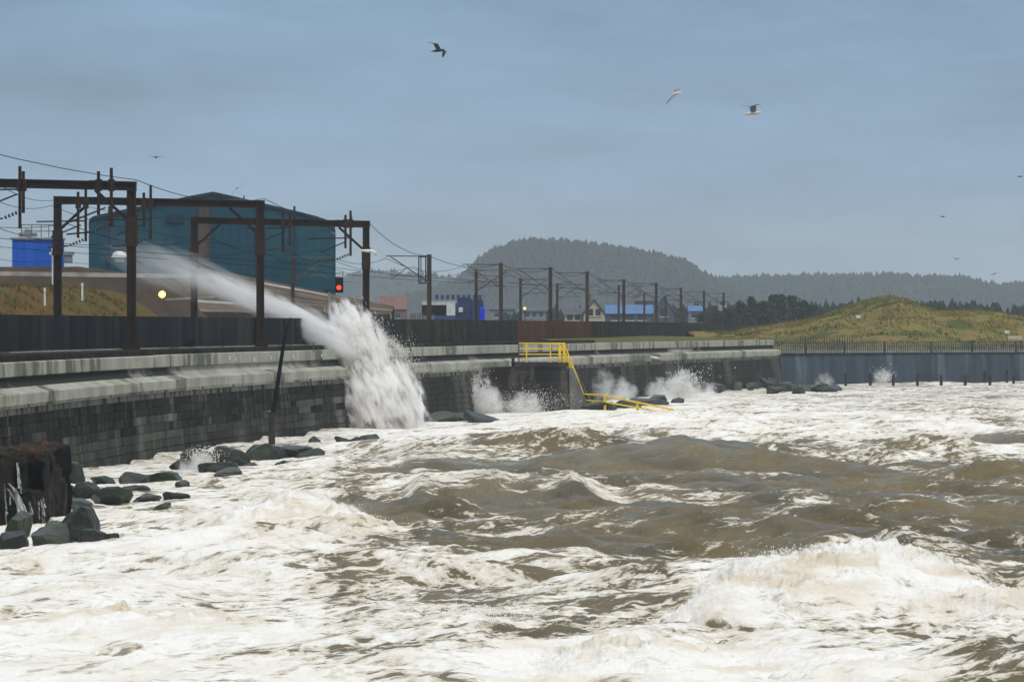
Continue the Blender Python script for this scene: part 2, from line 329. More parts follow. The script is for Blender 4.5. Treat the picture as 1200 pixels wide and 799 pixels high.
for Y in np.arange(150, 590, .85):
    if rng.random() < .12: continue
    c = at(Y, .66, 3.2); d = CX(Y + .5) - CX(Y - .5)
    mb.box(c, (.17, .42 + .2 * rng.random(), .13), Matrix.Rotation(-math.atan(d), 3, 'Z'))
mb.build('corbel_row', M['coping'], sw, kind='stuff')
for a, b in zip(Ys[:-1], Ys[1:]):
    if b - a < 2: continue
    sweep(a + .015, b - .015, [(.1, 2.84), (.1, 3.26), (.58, 3.26), (.6, 2.84)]).build('concrete_band', M['band'], sw)
sweep(120, 592, [(-.3, -2), (-.3, 3.2), (.50, 3.2), (.50, 2.8), (.88, -2)]).build('wall_core', M['joint'], sw)
# block courses: the near ones one by one, the rest as one part
CH, BL = .42, 3.6
blockmesh = {}
far = MB(); nblk = 0
for k in range(9):
    z1 = 2.835 - k * CH; zc = z1 - CH / 2; wq = .60 + .052 * k
    Y = 186.0 + (BL / 2 if k % 2 else 0)
    while Y < 590:
        ln = BL * random.uniform(.6, 1.35) if Y < 346 else BL * 1.6
        c = at(Y + ln / 2, wq - .15 + random.uniform(-.03, .03), zc); d = CX(Y + ln / 2 + .5) - CX(Y + ln / 2 - .5)
        rot = Matrix.Rotation(-math.atan(d), 3, 'Z')
        if Y < 346 and k < 7 and nblk < 299:
            mt = M['block_wet'] if k < 2 or (k < 4 and random.random() < .65 - .15 * (k - 2)) else M['block']; key = mt.name
            if key not in blockmesh:
                q = MB().box((0, 0, 0), (.30, 1, CH - .022)); me = q.mesh('wall_block'); blockmesh[key] = me
            o = link('wall_block', blockmesh[key], mt, sw); o.matrix_parent_inverse = Matrix.Translation(-sw.location)
            o.matrix_basis = Matrix.Translation(c) @ rot.to_4x4() @ Matrix.Rotation(R(-3), 4, 'Y') @ Matrix.Diagonal((1, ln - .035, 1, 1)); nblk += 1
        else:
            far.box(c, (.30, ln - .05, CH - .03), rot)
        Y += ln
far.build('distant_blockwork', M['block'], sw, kind='stuff')
# small white outlet plates on the parapet
for px in (267, 274, 296, 315, 341, 375, 525, 536, 563, 845, 868, 873, 893):
    Yq = np.interp(px, [0, 92, 188, 286, 367, 437, 564, 655, 741, 809, 882, 902], [212, 240, 268, 298, 325, 350, 402, 445, 490, 530, 575, 590])
    c = at(Yq, .075, 4.62 + random.uniform(-.07, .1)); MB().box(c, (.05, .55, .2)).build('outlet_plate', M['white'], sw)
# leaning concrete buttress panels by the landing stage
for i, (pa, pb) in enumerate(((505, 528), (529, 544))):
    Ya = 386 + i * 3
    MB().prism([(PX(pa, Ya), .4), (PX(pb, Ya), .1), (PX(pb, Ya), 3.2), (PX(pa, Ya), 3.25)], Ya, Ya + 2.5).build('buttress_panel', M['panel'], sw)
MB().prism([(PX(512, 385), .6), (PX(524, 385), .5), (PX(524, 385), 2.0), (PX(512, 385), 2.0)], 385.6, 386.1).build('hatch_plate', M['paleroof'], sw)
# ledge and kerb behind the parapet
mb = sweep(120, 470, [(-2.9, 4.7), (-2.9, 5.3), (-.62, 5.3), (-.55, 5.27), (-.52, 4.7)]); mb.build('ledge', M['ledge'], sw)

# ------------------------------------------------------------------ dark wall along the railway
rw = thing('railway_wall', at(300, -.8, 5.3, TX), 'dark weathered concrete wall between the promenade ledge and the tracks', 'wall')
def railoff(Y): return -.62 + 1.1 * float(sst(360, 392, Y))
Y = 120.0
while Y < 848:
    ln = min(6.0 if Y < 400 else 9, 850 - Y); n = 3; v = []
    for q in np.linspace(Y + .02, Y + ln - .02, n):
        wq = railoff(q); j = 0.0
        v += [at(q, wq - .3, 4.9, TX), at(q, wq - .3, 7.06, TX), at(q, wq, 7.06, TX), at(q, wq, 4.9, TX)]
    f = [(4 * r + i, 4 * r + (i + 1) % 4, 4 * r + 4 + (i + 1) % 4, 4 * r + 4 + i) for r in range(n - 1) for i in range(4)] + [(3, 2, 1, 0), (8, 9, 10, 11)]
    pxm = 600 + F * at(Y + ln / 2, 0, 0, TX).x / (Y + ln / 2)
    mt = M['railwall_brown'] if 604 < pxm < 684 else (M['railwall'] if Y < 372 else M['railwall_green'])
    MB().add(v, f).build('wall_panel', mt, rw); Y += ln
MB_ = sweep(120, 372, [(-.62 - .02, 5.3), (-.62 - .02, 5.37), (-.55, 5.37), (-.55, 5.3)], TX, 6); MB_.build('base_kerb', M['coping'], rw)

# ------------------------------------------------------------------ far promenade wall with railings
fw = thing('promenade_wall', (52, 609, 0), 'slate-blue streaked promenade wall below the railings', 'wall')
A, B = Vector((30.4, 592.5, 0)), Vector((78, 628, 0)); dAB = (B - A).normalized(); nAB = Vector((dAB.y, -dAB.x, 0))
def seg(mb, s0, s1, w0, w1, z0, z1, batter=0):
    p = lambda s, wq, z: A + dAB * s + nAB * wq + Vector((0, 0, z))
    v = [p(s0, w0, z0), p(s1, w0, z0), p(s1, w1 + batter, z0), p(s0, w1 + batter, z0), p(s0, w0, z1), p(s1, w0, z1), p(s1, w1, z1), p(s0, w1, z1)]
    return mb.add(v, [(0, 3, 2, 1), (4, 5, 6, 7), (0, 1, 5, 4), (1, 2, 6, 5), (2, 3, 7, 6), (3, 0, 4, 7)])
LAB = (B - A).length
s = 0
while s < LAB:
    e = min(s + 7.4, LAB); seg(MB(), s + .012, e - .012, -1, 0, -2, 3.32, .35).build('wall_panel', M['seawallfar'], fw); s = e
seg(MB(), 0, LAB, -.9, .12, 3.325, 3.47).build('coping', M['ledge'], fw)
fn = thing('promenade_railing', (52, 609, 3.47), 'dark upright-bar railing along the top of the slate-blue promenade wall', 'railing')
for z in (3.72, 4.28, 4.62): seg(MB(), .2, LAB, -.35, -.30, z, z + .06).build('rail', M['fence'], fn)
pk = seg(MB(), -.045, .045, -.29, -.25, 3.475, 4.85).mesh('picket')
s = .25
while s < LAB:
    o = link('picket', pk, M['fence'], fn); o.matrix_parent_inverse = Matrix.Translation(-fn.location); o.location = dAB * s; s += .345
for s in (5, 11, 17.2, 24.5, 31, 38, 45, 52): seg(MB(), s - .1, s + .1, -.5, -.36, 3.475, 4.8).build('post', M['fence'], fn)
seg(MB(), 0, LAB, -9, -.92, 3.30, 3.46).build('promenade', M['path'], kind='structure')
seg(MB(), 0, LAB, -4.2, -3.9, 3.463, 3.82).build('kerb_wall', M['path'], label='low pale kerb wall along the promenade behind the railing', cat='kerb')

# ------------------------------------------------------------------ landing stage with yellow rails
ls = thing('landing_stage', (1, 400, 0), 'dark concrete landing stage with steps projecting from the sea wall', 'landing stage')
for k in range(7):
    z1 = 3.35 - k * .52; q = MB(); b = k * .035
    v = [(-4, 397.6 - b, z1 - .5), (4.25 + b, 397.6 - b, z1 - .5), (4.25 + b, 410, z1 - .5), (-4, 410, z1 - .5), (-4, 397.6 - b, z1), (4.25 + b, 397.6 - b, z1), (4.25 + b, 410, z1), (-4, 410, z1)]
    q.add(v, [(0, 3, 2, 1), (4, 5, 6, 7), (0, 1, 5, 4), (1, 2, 6, 5), (2, 3, 7, 6), (3, 0, 4, 7)]).build('concrete_course', M['pier'], ls)
MB().box((2.2, 402, 3.56), (4.4, 9.2, .34)).build('deck_slab', M['pier'], ls)
MB().box((0.08, 402, 3.62), (.25, 9.2, .9)).build('upstand', M['pier'], ls)
q = MB(); v = [(4.5, 397.8, -1), (6.5, 398.6, -1), (6.1, 404, -1), (4.5, 404, -1), (4.44, 397.8, 3.3), (4.75, 398.6, 3.3), (4.75, 404, 3.3), (4.44, 404, 3.3)]
q.add(v, [(0, 3, 2, 1), (4, 5, 6, 7), (0, 1, 5, 4), (1, 2, 6, 5), (2, 3, 7, 6), (3, 0, 4, 7)]).build('stair_flank', M['pier_side'], ls)
for k in range(12):
    t = k / 12; MB().box((4.9 + 1.5 * t, 404.6 + 0 * t, 3.2 - 3.0 * t - .5), (.3, 1.1, 1.0)).build('step', M['pier_side'], ls)
for k in range(9):
    MB().box((7.0 + k * .85, 393.5 - k * .9, -.25 - k * .13), (1.0, 1.6, .5), Matrix.Rotation(R(-20), 3, 'Z')).build('step', M['pier_side'], ls)
yr = thing('handrail', (2.2, 398, 3.73), 'bright yellow guard rail around the landing stage and down its steps', 'handrail')
zb, zt = 3.73, 5.22; Yr = 398.2
corner = [(PX(607, Yr), Yr), (PX(617, Yr), Yr), (PX(645, Yr), Yr), (PX(656, Yr), Yr), (PX(661, Yr), Yr)]
for i, (x, y) in enumerate(corner[1:]): MB().bar((x, y, zb), (x, y, zt), .10 if i < 2 else .2, .10).build('post', M['yellow'], yr)
for dy in (2.2, 4.4, 6.6): MB().bar((PX(660, Yr) + .02 * dy, Yr + dy, zb), (PX(660, Yr) + .02 * dy, Yr + dy, zt), .12, .12).build('post', M['yellow'], yr)
MB().bar((PX(608, Yr), Yr, zb - .3), (PX(608, Yr), Yr, zt), .09, .09).build('post', M['rust'], yr)
for z in (zt, zt - .42, zt - .85): MB().tube((PX(608, Yr), Yr, z), (PX(661, Yr), Yr, z), .045).tube((PX(661, Yr), Yr, z), (PX(661, Yr) + .12, Yr + 6.6, z), .045).build('rail', M['yellow'], yr)
pa, pb = P(662, 405, 398.4), P(684, 462, 399.2)
for dz in (0, -.5, -.95): MB().tube(pa + Vector((0, 0, dz)), pb + Vector((0, 0, dz * .5)), .06).build('rail', M['yellow'], yr)
for t in (.2, .4, .6, .8, 1): c = pa.lerp(pb, t); MB().bar(c - Vector((0, 0, 1.0 - .4 * t)), c, .09, .09).build('post', M['yellow'], yr)
pc = P(706, 463, 397.5); pe = P(809, 484, 388)
MB().path([pb, pc, pe], .075, 6).build('rail', M['yellow'], yr)
MB().path([P(684, 469, 399), P(706, 470.5, 397.5), P(773, 482, 391)], .065, 6).build('rail', M['yellow'], yr)
MB().path([P(692, 477, 398.5), P(706, 477, 397.5)], .045, 6).build('rail', M['yellow'], yr)
for px, y0, y1 in ((709, 463, 482), (747, 470.5, 486), (785, 478.5, 492)):
    Yq = 397.5 - (px - 706) * .092; MB().bar(P(px, y1, Yq), P(px, y0, Yq), .19, .12).build('post', M['yellow'], yr)

# ------------------------------------------------------------------ overhead line: portals
def insulator(mb, p0, p1, r=.07, n=5):
    p0, p1 = Vector(p0), Vector(p1)
    for i in range(n):
        a = p0.lerp(p1, i / n); b = p0.lerp(p1, (i + .55) / n); mb.tube(a, b, r, r * .5, 6)
    return mb
def portal(px_r, Yr, top, span, tilt, label, drops, yaw=.1, leftbrace=True):
    xr = PX(px_r, Yr); zt = PZ(top, Yr); xl = xr - span; Yl = Yr + span * yaw * .12
    t = thing('catenary_portal', (xr, Yr, 5.3), label, 'portal', 'portals carrying the overhead wires')
    for (x, y, zz, z0) in ((xr, Yr, zt, 5.3), (xl, Yl, zt + tilt, 5.6)):
        q = MB(); q.box((x - .2, y, (zz + z0) / 2), (.07, .45, zz - z0)).box((x + .2, y, (zz + z0) / 2), (.07, .45, zz - z0)).box((x, y + .02, (zz + z0) / 2), (.34, .12, zz - z0 - .01))
        q.build('post', M['steel'], t)
        MB().box((x, y, zt - 2.6), (.6, .52, 1.55)).build('splice_sleeve', M['steel'], t)
        MB().box((x, y, z0 + .07), (.9, .8, .14)).box((x, y, z0 + .25), (.62, .6, .26)).build('base_plate', M['steel'], t)
    z0 = zt - .24
    mbm = MB(); a, b = Vector((xl - .25, Yl, z0 + tilt)), Vector((xr + .27, Yr, z0))
    mbm.bar(a, b, .40, .12).bar(a + Vector((0, 0, .2)), b + Vector((0, 0, .2)), .07, .44).bar(a - Vector((0, 0, .2)), b - Vector((0, 0, .2)), .07, .44)
    mbm.build('cross_beam', M['steel'], t)
    MB().bar((xr - 1.9, Yr, z0 - .2), (xr - .2, Yr, z0 - 1.75), .17, .14).build('knee_brace', M['steel'], t)
    MB().bar((xl + 1.9, Yl, z0 + tilt - .2), (xl + .2, Yl, z0 + tilt - 1.75), .17, .14).build('knee_brace', M['steel'], t)
    for px, y0, y1 in drops:
        x = PX(px, Yr); q = MB(); q.tube((x, Yr - .3, PZ(y1, Yr)), (x, Yr - .3, PZ(y0, Yr)), .085, .085, 8)
        q.box((x, Yr - .22, z0 + .05), (.32, .3, .62)); q.build('drop_tube', M['steel'], t)
    # registration assemblies hanging from the drop tubes
    for px, y0, y1 in drops[1::2]:
        x = PX(px, Yr); zb = PZ(y1, Yr) + .1
        for sgn in (-1,):
            ins = insulator(MB(), (x - .15, Yr - .35, zb), (x - 1.05, Yr - .5, zb - .38), .12, 5); ins.build('insulator', M['insul'], t)
            MB().tube((x - 1.05, Yr - .5, zb - .38), (x - 2.3, Yr - .8, zb - .5), .045).tube((x - .3, Yr - .35, zb + .9), (x - 2.1, Yr - .7, zb + .15), .045).build('registration_arm', M['steel'], t)
        MB().tube((x, Yr - .35, zb + 1.15), (x - 3.0, Yr - .4, zb + 1.1), .045).build('cross_wire', M['wire'], t)
    MB().tube((xr - 1, Yr, zt), (xr - 1, Yr, zt + .3), .05).tube((xr - 2.2, Yr, zt + .06), (xr + .3, Yr, zt - .02), .03).build('earth_wire_clamp', M['galv'], t)
    return t
portal(154, 268, 213, 12.6, .3, 'rust-dark steel rail portal whose beam runs out past the bright blue cabin', [(24, 195, 268), (28, 201, 250), (116, 201, 252), (131, 197, 266)])
portal(305, 313, 235, 12.4, .27, 'middle rust-dark rail portal standing in front of the teal shed gable', [(92, 225, 279), (101, 218, 283), (169, 226, 267), (177, 217, 281)])
portal(429, 357, 259, 12.0, .3, 'rail portal whose sea-side post stands right of the red signal', [(332, 247, 296), (340, 249, 288), (405, 252, 291), (411, 247, 300)])

# overhead line: single masts with cantilevers
def mast(px, Y, top, side, label, group, box=False, r=.15):
    x = PX(px, Y); zt = PZ(top, Y)
    t = thing('catenary_mast', (x, Y, 5.4), label, 'mast', group)
    q = MB(); q.box((x - r, Y, (zt + 5.4) / 2), (.05, 2 * r, zt - 5.4)).box((x + r, Y, (zt + 5.4) / 2), (.05, 2 * r, zt - 5.4)).box((x, Y + .02, (zt + 5.4) / 2), (2 * r - .06, .1, zt - 5.41))
    q.build('post', M['mast'], t)
    s = side; z1 = zt - .15
    MB().tube((x, Y - .2, z1), (x + s * 3.3, Y - .2, z1 + .02), .045).build('top_tube', M['galv'], t)
    MB().tube((x, Y - .2, z1 - 2.0), (x + s * 2.9, Y - .2, z1 - .05), .05).build('strut', M['galv'], t)
    MB().tube((x + s * .2, Y - .2, z1 - 1.55), (x + s * 3.0, Y - .2, z1 - 1.45), .04).tube((x + s * 1.7, Y - .2, z1 - .9), (x + s * 2.9, Y - .2, z1 - 1.75), .035).build('registration_arm', M['galv'], t)
    q = MB(); insulator(q, (x + s * .2, Y - .2, z1), (x + s * .75, Y - .2, z1), .085); insulator(q, (x + s * .2, Y - .2, z1 - 1.86), (x + s * .7, Y - .2, z1 - 1.55), .085); q.build('insulator', M['insul'], t)
    if box:
        x0, x1, z0, zz = PX(491, Y), PX(499, Y), PZ(332, Y), PZ(301, Y)
        MB().path([(x0, Y - .4, z0), (x0, Y - .4, zz), (x1, Y - .4, zz), (x1, Y - .4, z0), (x0, Y - .4, z0)], .05).path([(x0 + .16, Y - .4, z0), (x0 + .16, Y - .4, zz)], .04).build('weight_guide_frame', M['steel'], t)
    return t
MS = [(503, 388, 298, 'brown mast with a rectangular weight frame, first beyond the portals', True),
      (587, 440, 308, 'brown mast standing right of the navy containers, arms reaching left', False), (645, 471, 313, 'brown mast rising behind the rust-brown length of wall', False), (688, 508, 318, 'brown mast in front of the cream gabled house', False),
      (731, 589, 327, 'brown mast beside the long blue-roofed building', False), (769, 635, 331, 'brown mast between two blue roofs', False), (798, 717, 337, 'thin mast before the tree belt, first past the blue roofs', False), (825, 790, 341, 'thin mast before the dark tree belt with a white plate nearby', False), (848, 860, 343, 'thin mast before the dark tree belt near the end of the wall', False)]
for px, Y, tp, lb, bx in MS: mast(px, Y, tp, -1, lb, 'masts on the sea side of the line', bx)
ML = [(558, 485, 315, 'landward mast next to the vivid blue tank'), (610, 569, 326, 'landward mast carrying a small amber lamp nearby'), (653, 640, 332, 'landward mast just right of the rust-brown wall\'s tallest mast'), (725, 700, 334, 'landward mast directly left of the blue roof gable'),
      (755, 800, 343, 'thin landward mast over the long blue roof'), (780, 860, 346, 'thin landward mast at the tall blue gable'), (343, 430, 300, 'slim landward mast seen against the teal shed and rusty roof')]
for px, Y, tp, lb in ML: mast(px, Y, tp, 1, lb, 'masts on the landward side of the line', False, .13)

# wires along the line
def wire(pts, r, label, sag=.5, name='overhead_wire'):
    out_ = []
    for a, b in zip(pts[:-1], pts[1:]):
        for i in range(8):
            t = i / 8; p = Vector(a).lerp(Vector(b), t); p.z -= sag * 4 * t * (1 - t); out_.append(p)
    out_.append(Vector(pts[-1])); return MB().path(out_, r, 4).build(name, M['wire'], label=label, cat='wire', group='overhead wires of the railway')
def line_pts(off, z):
    r = []
    for Y in (150, 205, 268, 313, 357, 388, 440, 471, 508, 589, 635, 717, 790, 860): r.append(at(Y, off, z if Y < 370 else z - .2, TX))
    return r
for nm, off in (('sea-side', -3.3), ('landward', -7.6)):
    wire(line_pts(off, 10.75), .02, f'contact wire running above the {nm} track', 0.02)
    wire(line_pts(off, 11.9), .02, f'sagging messenger wire above the {nm} track', .7)
wire([Vector(p) for p in [at(150, 0, 14.6, TX), P(160, 211, 268), P(310, 233, 313), P(433, 262, 357), P(503, 300, 388), P(587, 309, 440), P(645, 314, 471), P(688, 319, 508), P(731, 328, 589), P(769, 332, 635), P(798, 338, 717)]], .022, 'earth wire slung from post top to post top', .55)
wire([at(180, -12, 15.2, TX), P(0, 217, 262), P(70, 233, 314), P(228, 256, 357)], .018, 'landward earth wire slung between portal beams', .4)
wire([P(0, 237, 262), P(60, 241, 300), P(170, 270, 330), P(330, 292, 380), P(430, 325, 430)], .018, 'feeder wire drooping behind the portals', .25)
wire([P(-20, 300, 300), P(70, 306, 330), P(220, 312, 380), P(420, 331, 440)], .015, 'lowest thin wire crossing before the blue cabin', .2)

# ------------------------------------------------------------------ teal shed
Ys_ = 560.0
def teal_profile():
    pts = [(104, 266), (105, 261), (109, 258), (116, 256), (140, 251), (170, 245), (200, 239), (225, 233.5), (250, 229), (275, 234.5), (300, 240.5), (330, 247.5), (355, 253.5), (372, 258), (382, 261.5), (387, 266), (388, 272)]
    return [(PX(a, Ys_), PZ(b, Ys_)) for a, b in pts]
ts = thing('industrial_shed', (PX(250, Ys_), Ys_, 5.2), 'huge teal clad industrial shed with a shallow curved gable', 'shed')
pr = teal_profile(); x0, x1 = pr[0][0], pr[-1][0]
px_, pz_ = np.array([p[0] for p in pr]), np.array([p[1] for p in pr])
nrib = 29
for i in range(nrib):
    a, b = x0 + (x1 - x0) * i / nrib, x0 + (x1 - x0) * (i + 1) / nrib; g = (b - a)
    xs = [a + .03, a + g * .35, a + g * .65, b - .03]; top_ = [(x, float(np.interp(x, px_, pz_))) for x in xs]
    q = MB(); q.prism([(xs[0], 4.5), (xs[-1], 4.5)] + top_[::-1], Ys_, Ys_ + .08)
    for k in range(4): q.box((a + g * (k + .5) / 4, Ys_ - .02, (4.5 + min(t[1] for t in top_)) / 2), (.07, .06, min(t[1] for t in top_) - 4.6))
    q.build('cladding_panel', M['teal'], ts)
MB().prism([(x0, 4.5), (x1, 4.5)] + [(a_, b_ - .05) for a_, b_ in pr[::-1]], Ys_ + .1, Ys_ + .25).build('backing_wall', M['teal'], ts)
poly = [(x, z + .05) for x, z in pr]; v = []; n = len(poly)
for y in (Ys_ - .25, Ys_ + 14): v += [(x, y, z) for x, z in poly] + [(x, y, z + .35) for x, z in poly]
f = []
for i in range(n - 1):
    f += [(i, i + 1, 2 * n + i + 1, 2 * n + i), (n + i, 3 * n + i, 3 * n + i + 1, n + i + 1), (i, n + i, n + i + 1, i + 1), (2 * n + i, 2 * n + i + 1, 3 * n + i + 1, 3 * n + i)]
MB().add(v, f).build('roof', M['tealroof'], ts)
MB().box((x0 + .1, Ys_ + 7, (4.5 + pr[0][1]) / 2), (.25, 13.4, pr[0][1] - 4.5)).build('side_wall', M['teal'], ts)
MB().box((x1 - .1, Ys_ + 7, (4.5 + pr[-1][1]) / 2), (.25, 13.4, pr[-1][1] - 4.5)).build('side_wall', M['teal'], ts)
MB().box((PX(239.5, Ys_), Ys_ - .3, PZ(272, Ys_)), (PX(246, Ys_) - PX(233, Ys_), .5, 6.4)).build('rusty_duct', M['rust'], ts)
MB().box((PX(206, Ys_), Ys_ - .15, PZ(256, Ys_)), (1.9, .2, .9)).build('louvre', M['tealroof'], ts)
for px in (128, 160, 300, 345): MB().box((PX(px, Ys_), Ys_ - .1, PZ(290, Ys_)), (.25, .2, 9)).build('downpipe', M['tealroof'], ts)

# bright blue cabin with a railed roof
Yc = 470.0
bc = thing('blue_cabin', (PX(40, Yc), Yc, 11), 'bright blue flat-topped cabin with a railed roof above the embankment', 'cabin')
for i in range(4):
    a, b = PX(14 + i * 14.2, Yc), PX(14 + (i + 1) * 14.2, Yc); MB().box(((a + b) / 2, Yc + 2, PZ(296, Yc)), (b - a - .03, 4, 2.7)).build('wall_panel', M['blue'], bc)
MB().box((PX(42, Yc), Yc + 2, PZ(280.5, Yc) + .06), (4.7, 4.3, .18)).build('roof', M['grey'], bc)
q = MB(); zr = PZ(278, Yc)
for px in (25, 37, 48, 57, 67, 71): q.tube((PX(px, Yc), Yc + .2, zr), (PX(px, Yc), Yc + .2, zr + 1.15), .04)
for dz in (.55, 1.15): q.tube((PX(25, Yc), Yc + .2, zr + dz), (PX(71, Yc), Yc + .2, zr + dz), .04)
q.build('roof_railing', M['galv'], bc)
MB().box((PX(31, Yc), Yc + 1.5, zr + .25), (1.6, 1.2, .35)).tube((PX(31, Yc), Yc + 1.5, zr + .1), (PX(31, Yc), Yc + 1.5, zr + .75), .35, .3, 8).build('roof_vent', M['grey'], bc)
q = MB(); q.box((PX(79, Yc), Yc + 1, PZ(302, Yc)), (.7, .8, 1.0)).box((PX(79, Yc), Yc + 1, PZ(297, Yc)), (1.0, 1.0, .3)); 
vt = q.build('vent_housing', M['grey'], label='small grey vent housing beside the blue cabin', cat='vent')
q = MB(); Yv = 480
q.tube(P(140, 307, Yv), P(140, 301, Yv), .45, .5, 10).tube(P(140, 301.5, Yv), P(140, 296, Yv), .78, .55, 12).tube(P(140, 296, Yv), P(140, 294.5, Yv), .55, .2, 12)
q.build('cowl_vent', M['white'], label='white domed cowl vent in front of the teal shed', cat='vent')
lp = thing('signal_post', (PX(61.5, 410), 410, 9.3), 'slim white post with a cross head before the blue cabin', 'post')
MB().tube(P(61.5, 336, 410), P(61.5, 290, 410), .06).build('pole', M['white'], lp); MB().box(P(61.5, 297, 410), (.5, .12, .22)).box(P(61.5, 294, 410), (.16, .12, .6)).build('head', M['white'], lp)
for px, y0, y1 in ((52.5, 351, 338), (96.5, 345, 332)):
    Yq = 375; q = MB(); q.box(P(px, (y0 + y1) / 2, Yq) - Vector((0, 0, .2)), (.13, .1, 1.3)).box(P(px, y1 + 2, Yq) - Vector((0, .06, 0)), (.17, .03, .25))
    q.build('marker_post', M['white'], label='short white marker post on the rust-brown bank', cat='marker', group='marker posts on the bank')
# terrace retaining coping
seg_ = MB().bar(P(-40, 320, 425), P(250, 324, 425), .35, .14); seg_.build('terrace_coping', M['paleroof'], label='thin pale coping line along the upper terrace bank', cat='coping')
# yellow lamp
yl = thing('lamp', P(190, 356, 372), 'glowing yellow lamp on a short post beside the rusty bank', 'lamp')
MB().tube(P(190, 366, 372), P(190, 347, 372), .05).build('pole', M['steel'], yl)
hs_ = MB().tube(P(190, 345, 372) + Vector((0, .3, 0)), P(190, 345, 372), .2, .28, 10).build('housing', M['steel'], yl)
import bmesh
bm = bmesh.new(); bmesh.ops.create_icosphere(bm, subdivisions=2, radius=.26); me = bpy.data.meshes.new('lens'); bm.to_mesh(me); bm.free()
for vv in me.vertices: vv.co.y *= .5
o = link('lens', me, M['lampyellow'], hs_, True); o.location = P(190, 345, 372) - Vector((0, .02, 0))
ld = bpy.data.lights.new('lamp_light', 'POINT'); ld.energy = 250; ld.color = (1, .8, .3); ld.shadow_soft_size = .3
lo = bpy.data.objects.new('lamp_light', ld); col.objects.link(lo); lo.parent = yl; lo.matrix_parent_inverse = Matrix.Translation(-yl.location); lo.location = P(190, 345, 371)
q = MB(); q.bar(P(194, 351, 376), P(250, 348, 380), .12, .3); q.build('pale_bar', M['paleroof'], label='pale bar lying on the bank beside the glowing lamp', cat='slab')  # thin pale bar reaching sideways from the lamp

# red signal
rs = thing('railway_signal', P(386, 372, 400), 'railway signal showing a bright red light on a black head', 'signal')
Yg = 400
MB().tube(P(386, 374, Yg), P(386, 340, Yg), .1).build('post', M['paleroof'], rs)
MB().bar(P(380, 341, Yg), P(401, 340, Yg), .12, .3).build('bracket', M['steel'], rs)
hd = MB().box(P(397.5, 334, Yg), (.62, .3, 1.2)).build('head', M['dark'], rs)
q = MB()
for px in (393, 402): q.tube(P(px, 341, Yg), P(px, 318, Yg), .025)
for py in (320, 324, 328): q.tube(P(393, py, Yg), P(402, py, Yg), .025)
q.build('guard_rails', M['galv'], rs)
me2 = me.copy(); me2.materials.clear(); o = link('red_lens', me2, M['lampred'], hd, True); o.location = P(397.2, 337, Yg) - Vector((0, .17, 0)); o.scale = (.75, .75, .75)
MB().tube(P(397.2, 333.8, Yg) - Vector((0, .1, 0)), P(397.2, 333.8, Yg) - Vector((0, .5, 0)), .03).box(P(397.2, 333.6, Yg) - Vector((0, .35, 0)), (.4, .4, .03)).build('hood', M['dark'], hd)

# long low shed with a patched sloping roof
sh = thing('low_shed', (-20, 490, 5.2), 'long low shed with a patched rusty roof sloping below the teal shed', 'shed')
A0, A1 = P(214, 310, 512), P(462, 360, 520)         # upper edge
B0, B1 = P(196, 366, 452), P(458, 369, 505)         # eave
ns = 15
for i in range(ns):
    t0, t1 = i / ns, (i + 1) / ns
    for j in range(3):
        s0, s1 = [0, .36, .7][j], [.358, .698, 1.0][j]
        e = lambda s, t: A0.lerp(A1, s).lerp(B0.lerp(B1, s), t)
        dn = Vector((0, -.02, .05 + random.uniform(0, .05)))
        p = [e(s0, t0), e(s1, t0), e(s1, t1 - .006), e(s0, t1 - .006)]; q = [a + dn for a in p]
        mt = M['paleroof'] if random.random() < .05 else M['roofsheet']
        MB().add(p + q, [(0, 1, 2, 3), (7, 6, 5, 4), (0, 4, 5, 1), (1, 5, 6, 2), (2, 6, 7, 3), (3, 7, 4, 0)]).build('roof_sheet', mt, sh)
v = [A0, A1, B1, B0]; v2 = [Vector((p.x, p.y, 5)) for p in v]; dd = Vector((0, 0, -.05))
MB().add([a + dd for a in v] + v2, [(3, 2, 1, 0), (0, 1, 5, 4), (1, 2, 6, 5), (2, 3, 7, 6), (3, 0, 4, 7)]).build('wall', M['upper'], sh)
for s in np.linspace(.8, .99, 7):
    a = B0.lerp(B1, float(s)); MB().box((a.x, a.y - .2, (a.z + 5.2) / 2), (.12, .2, a.z - 5.3)).build('wall_post', M['upper'], sh)

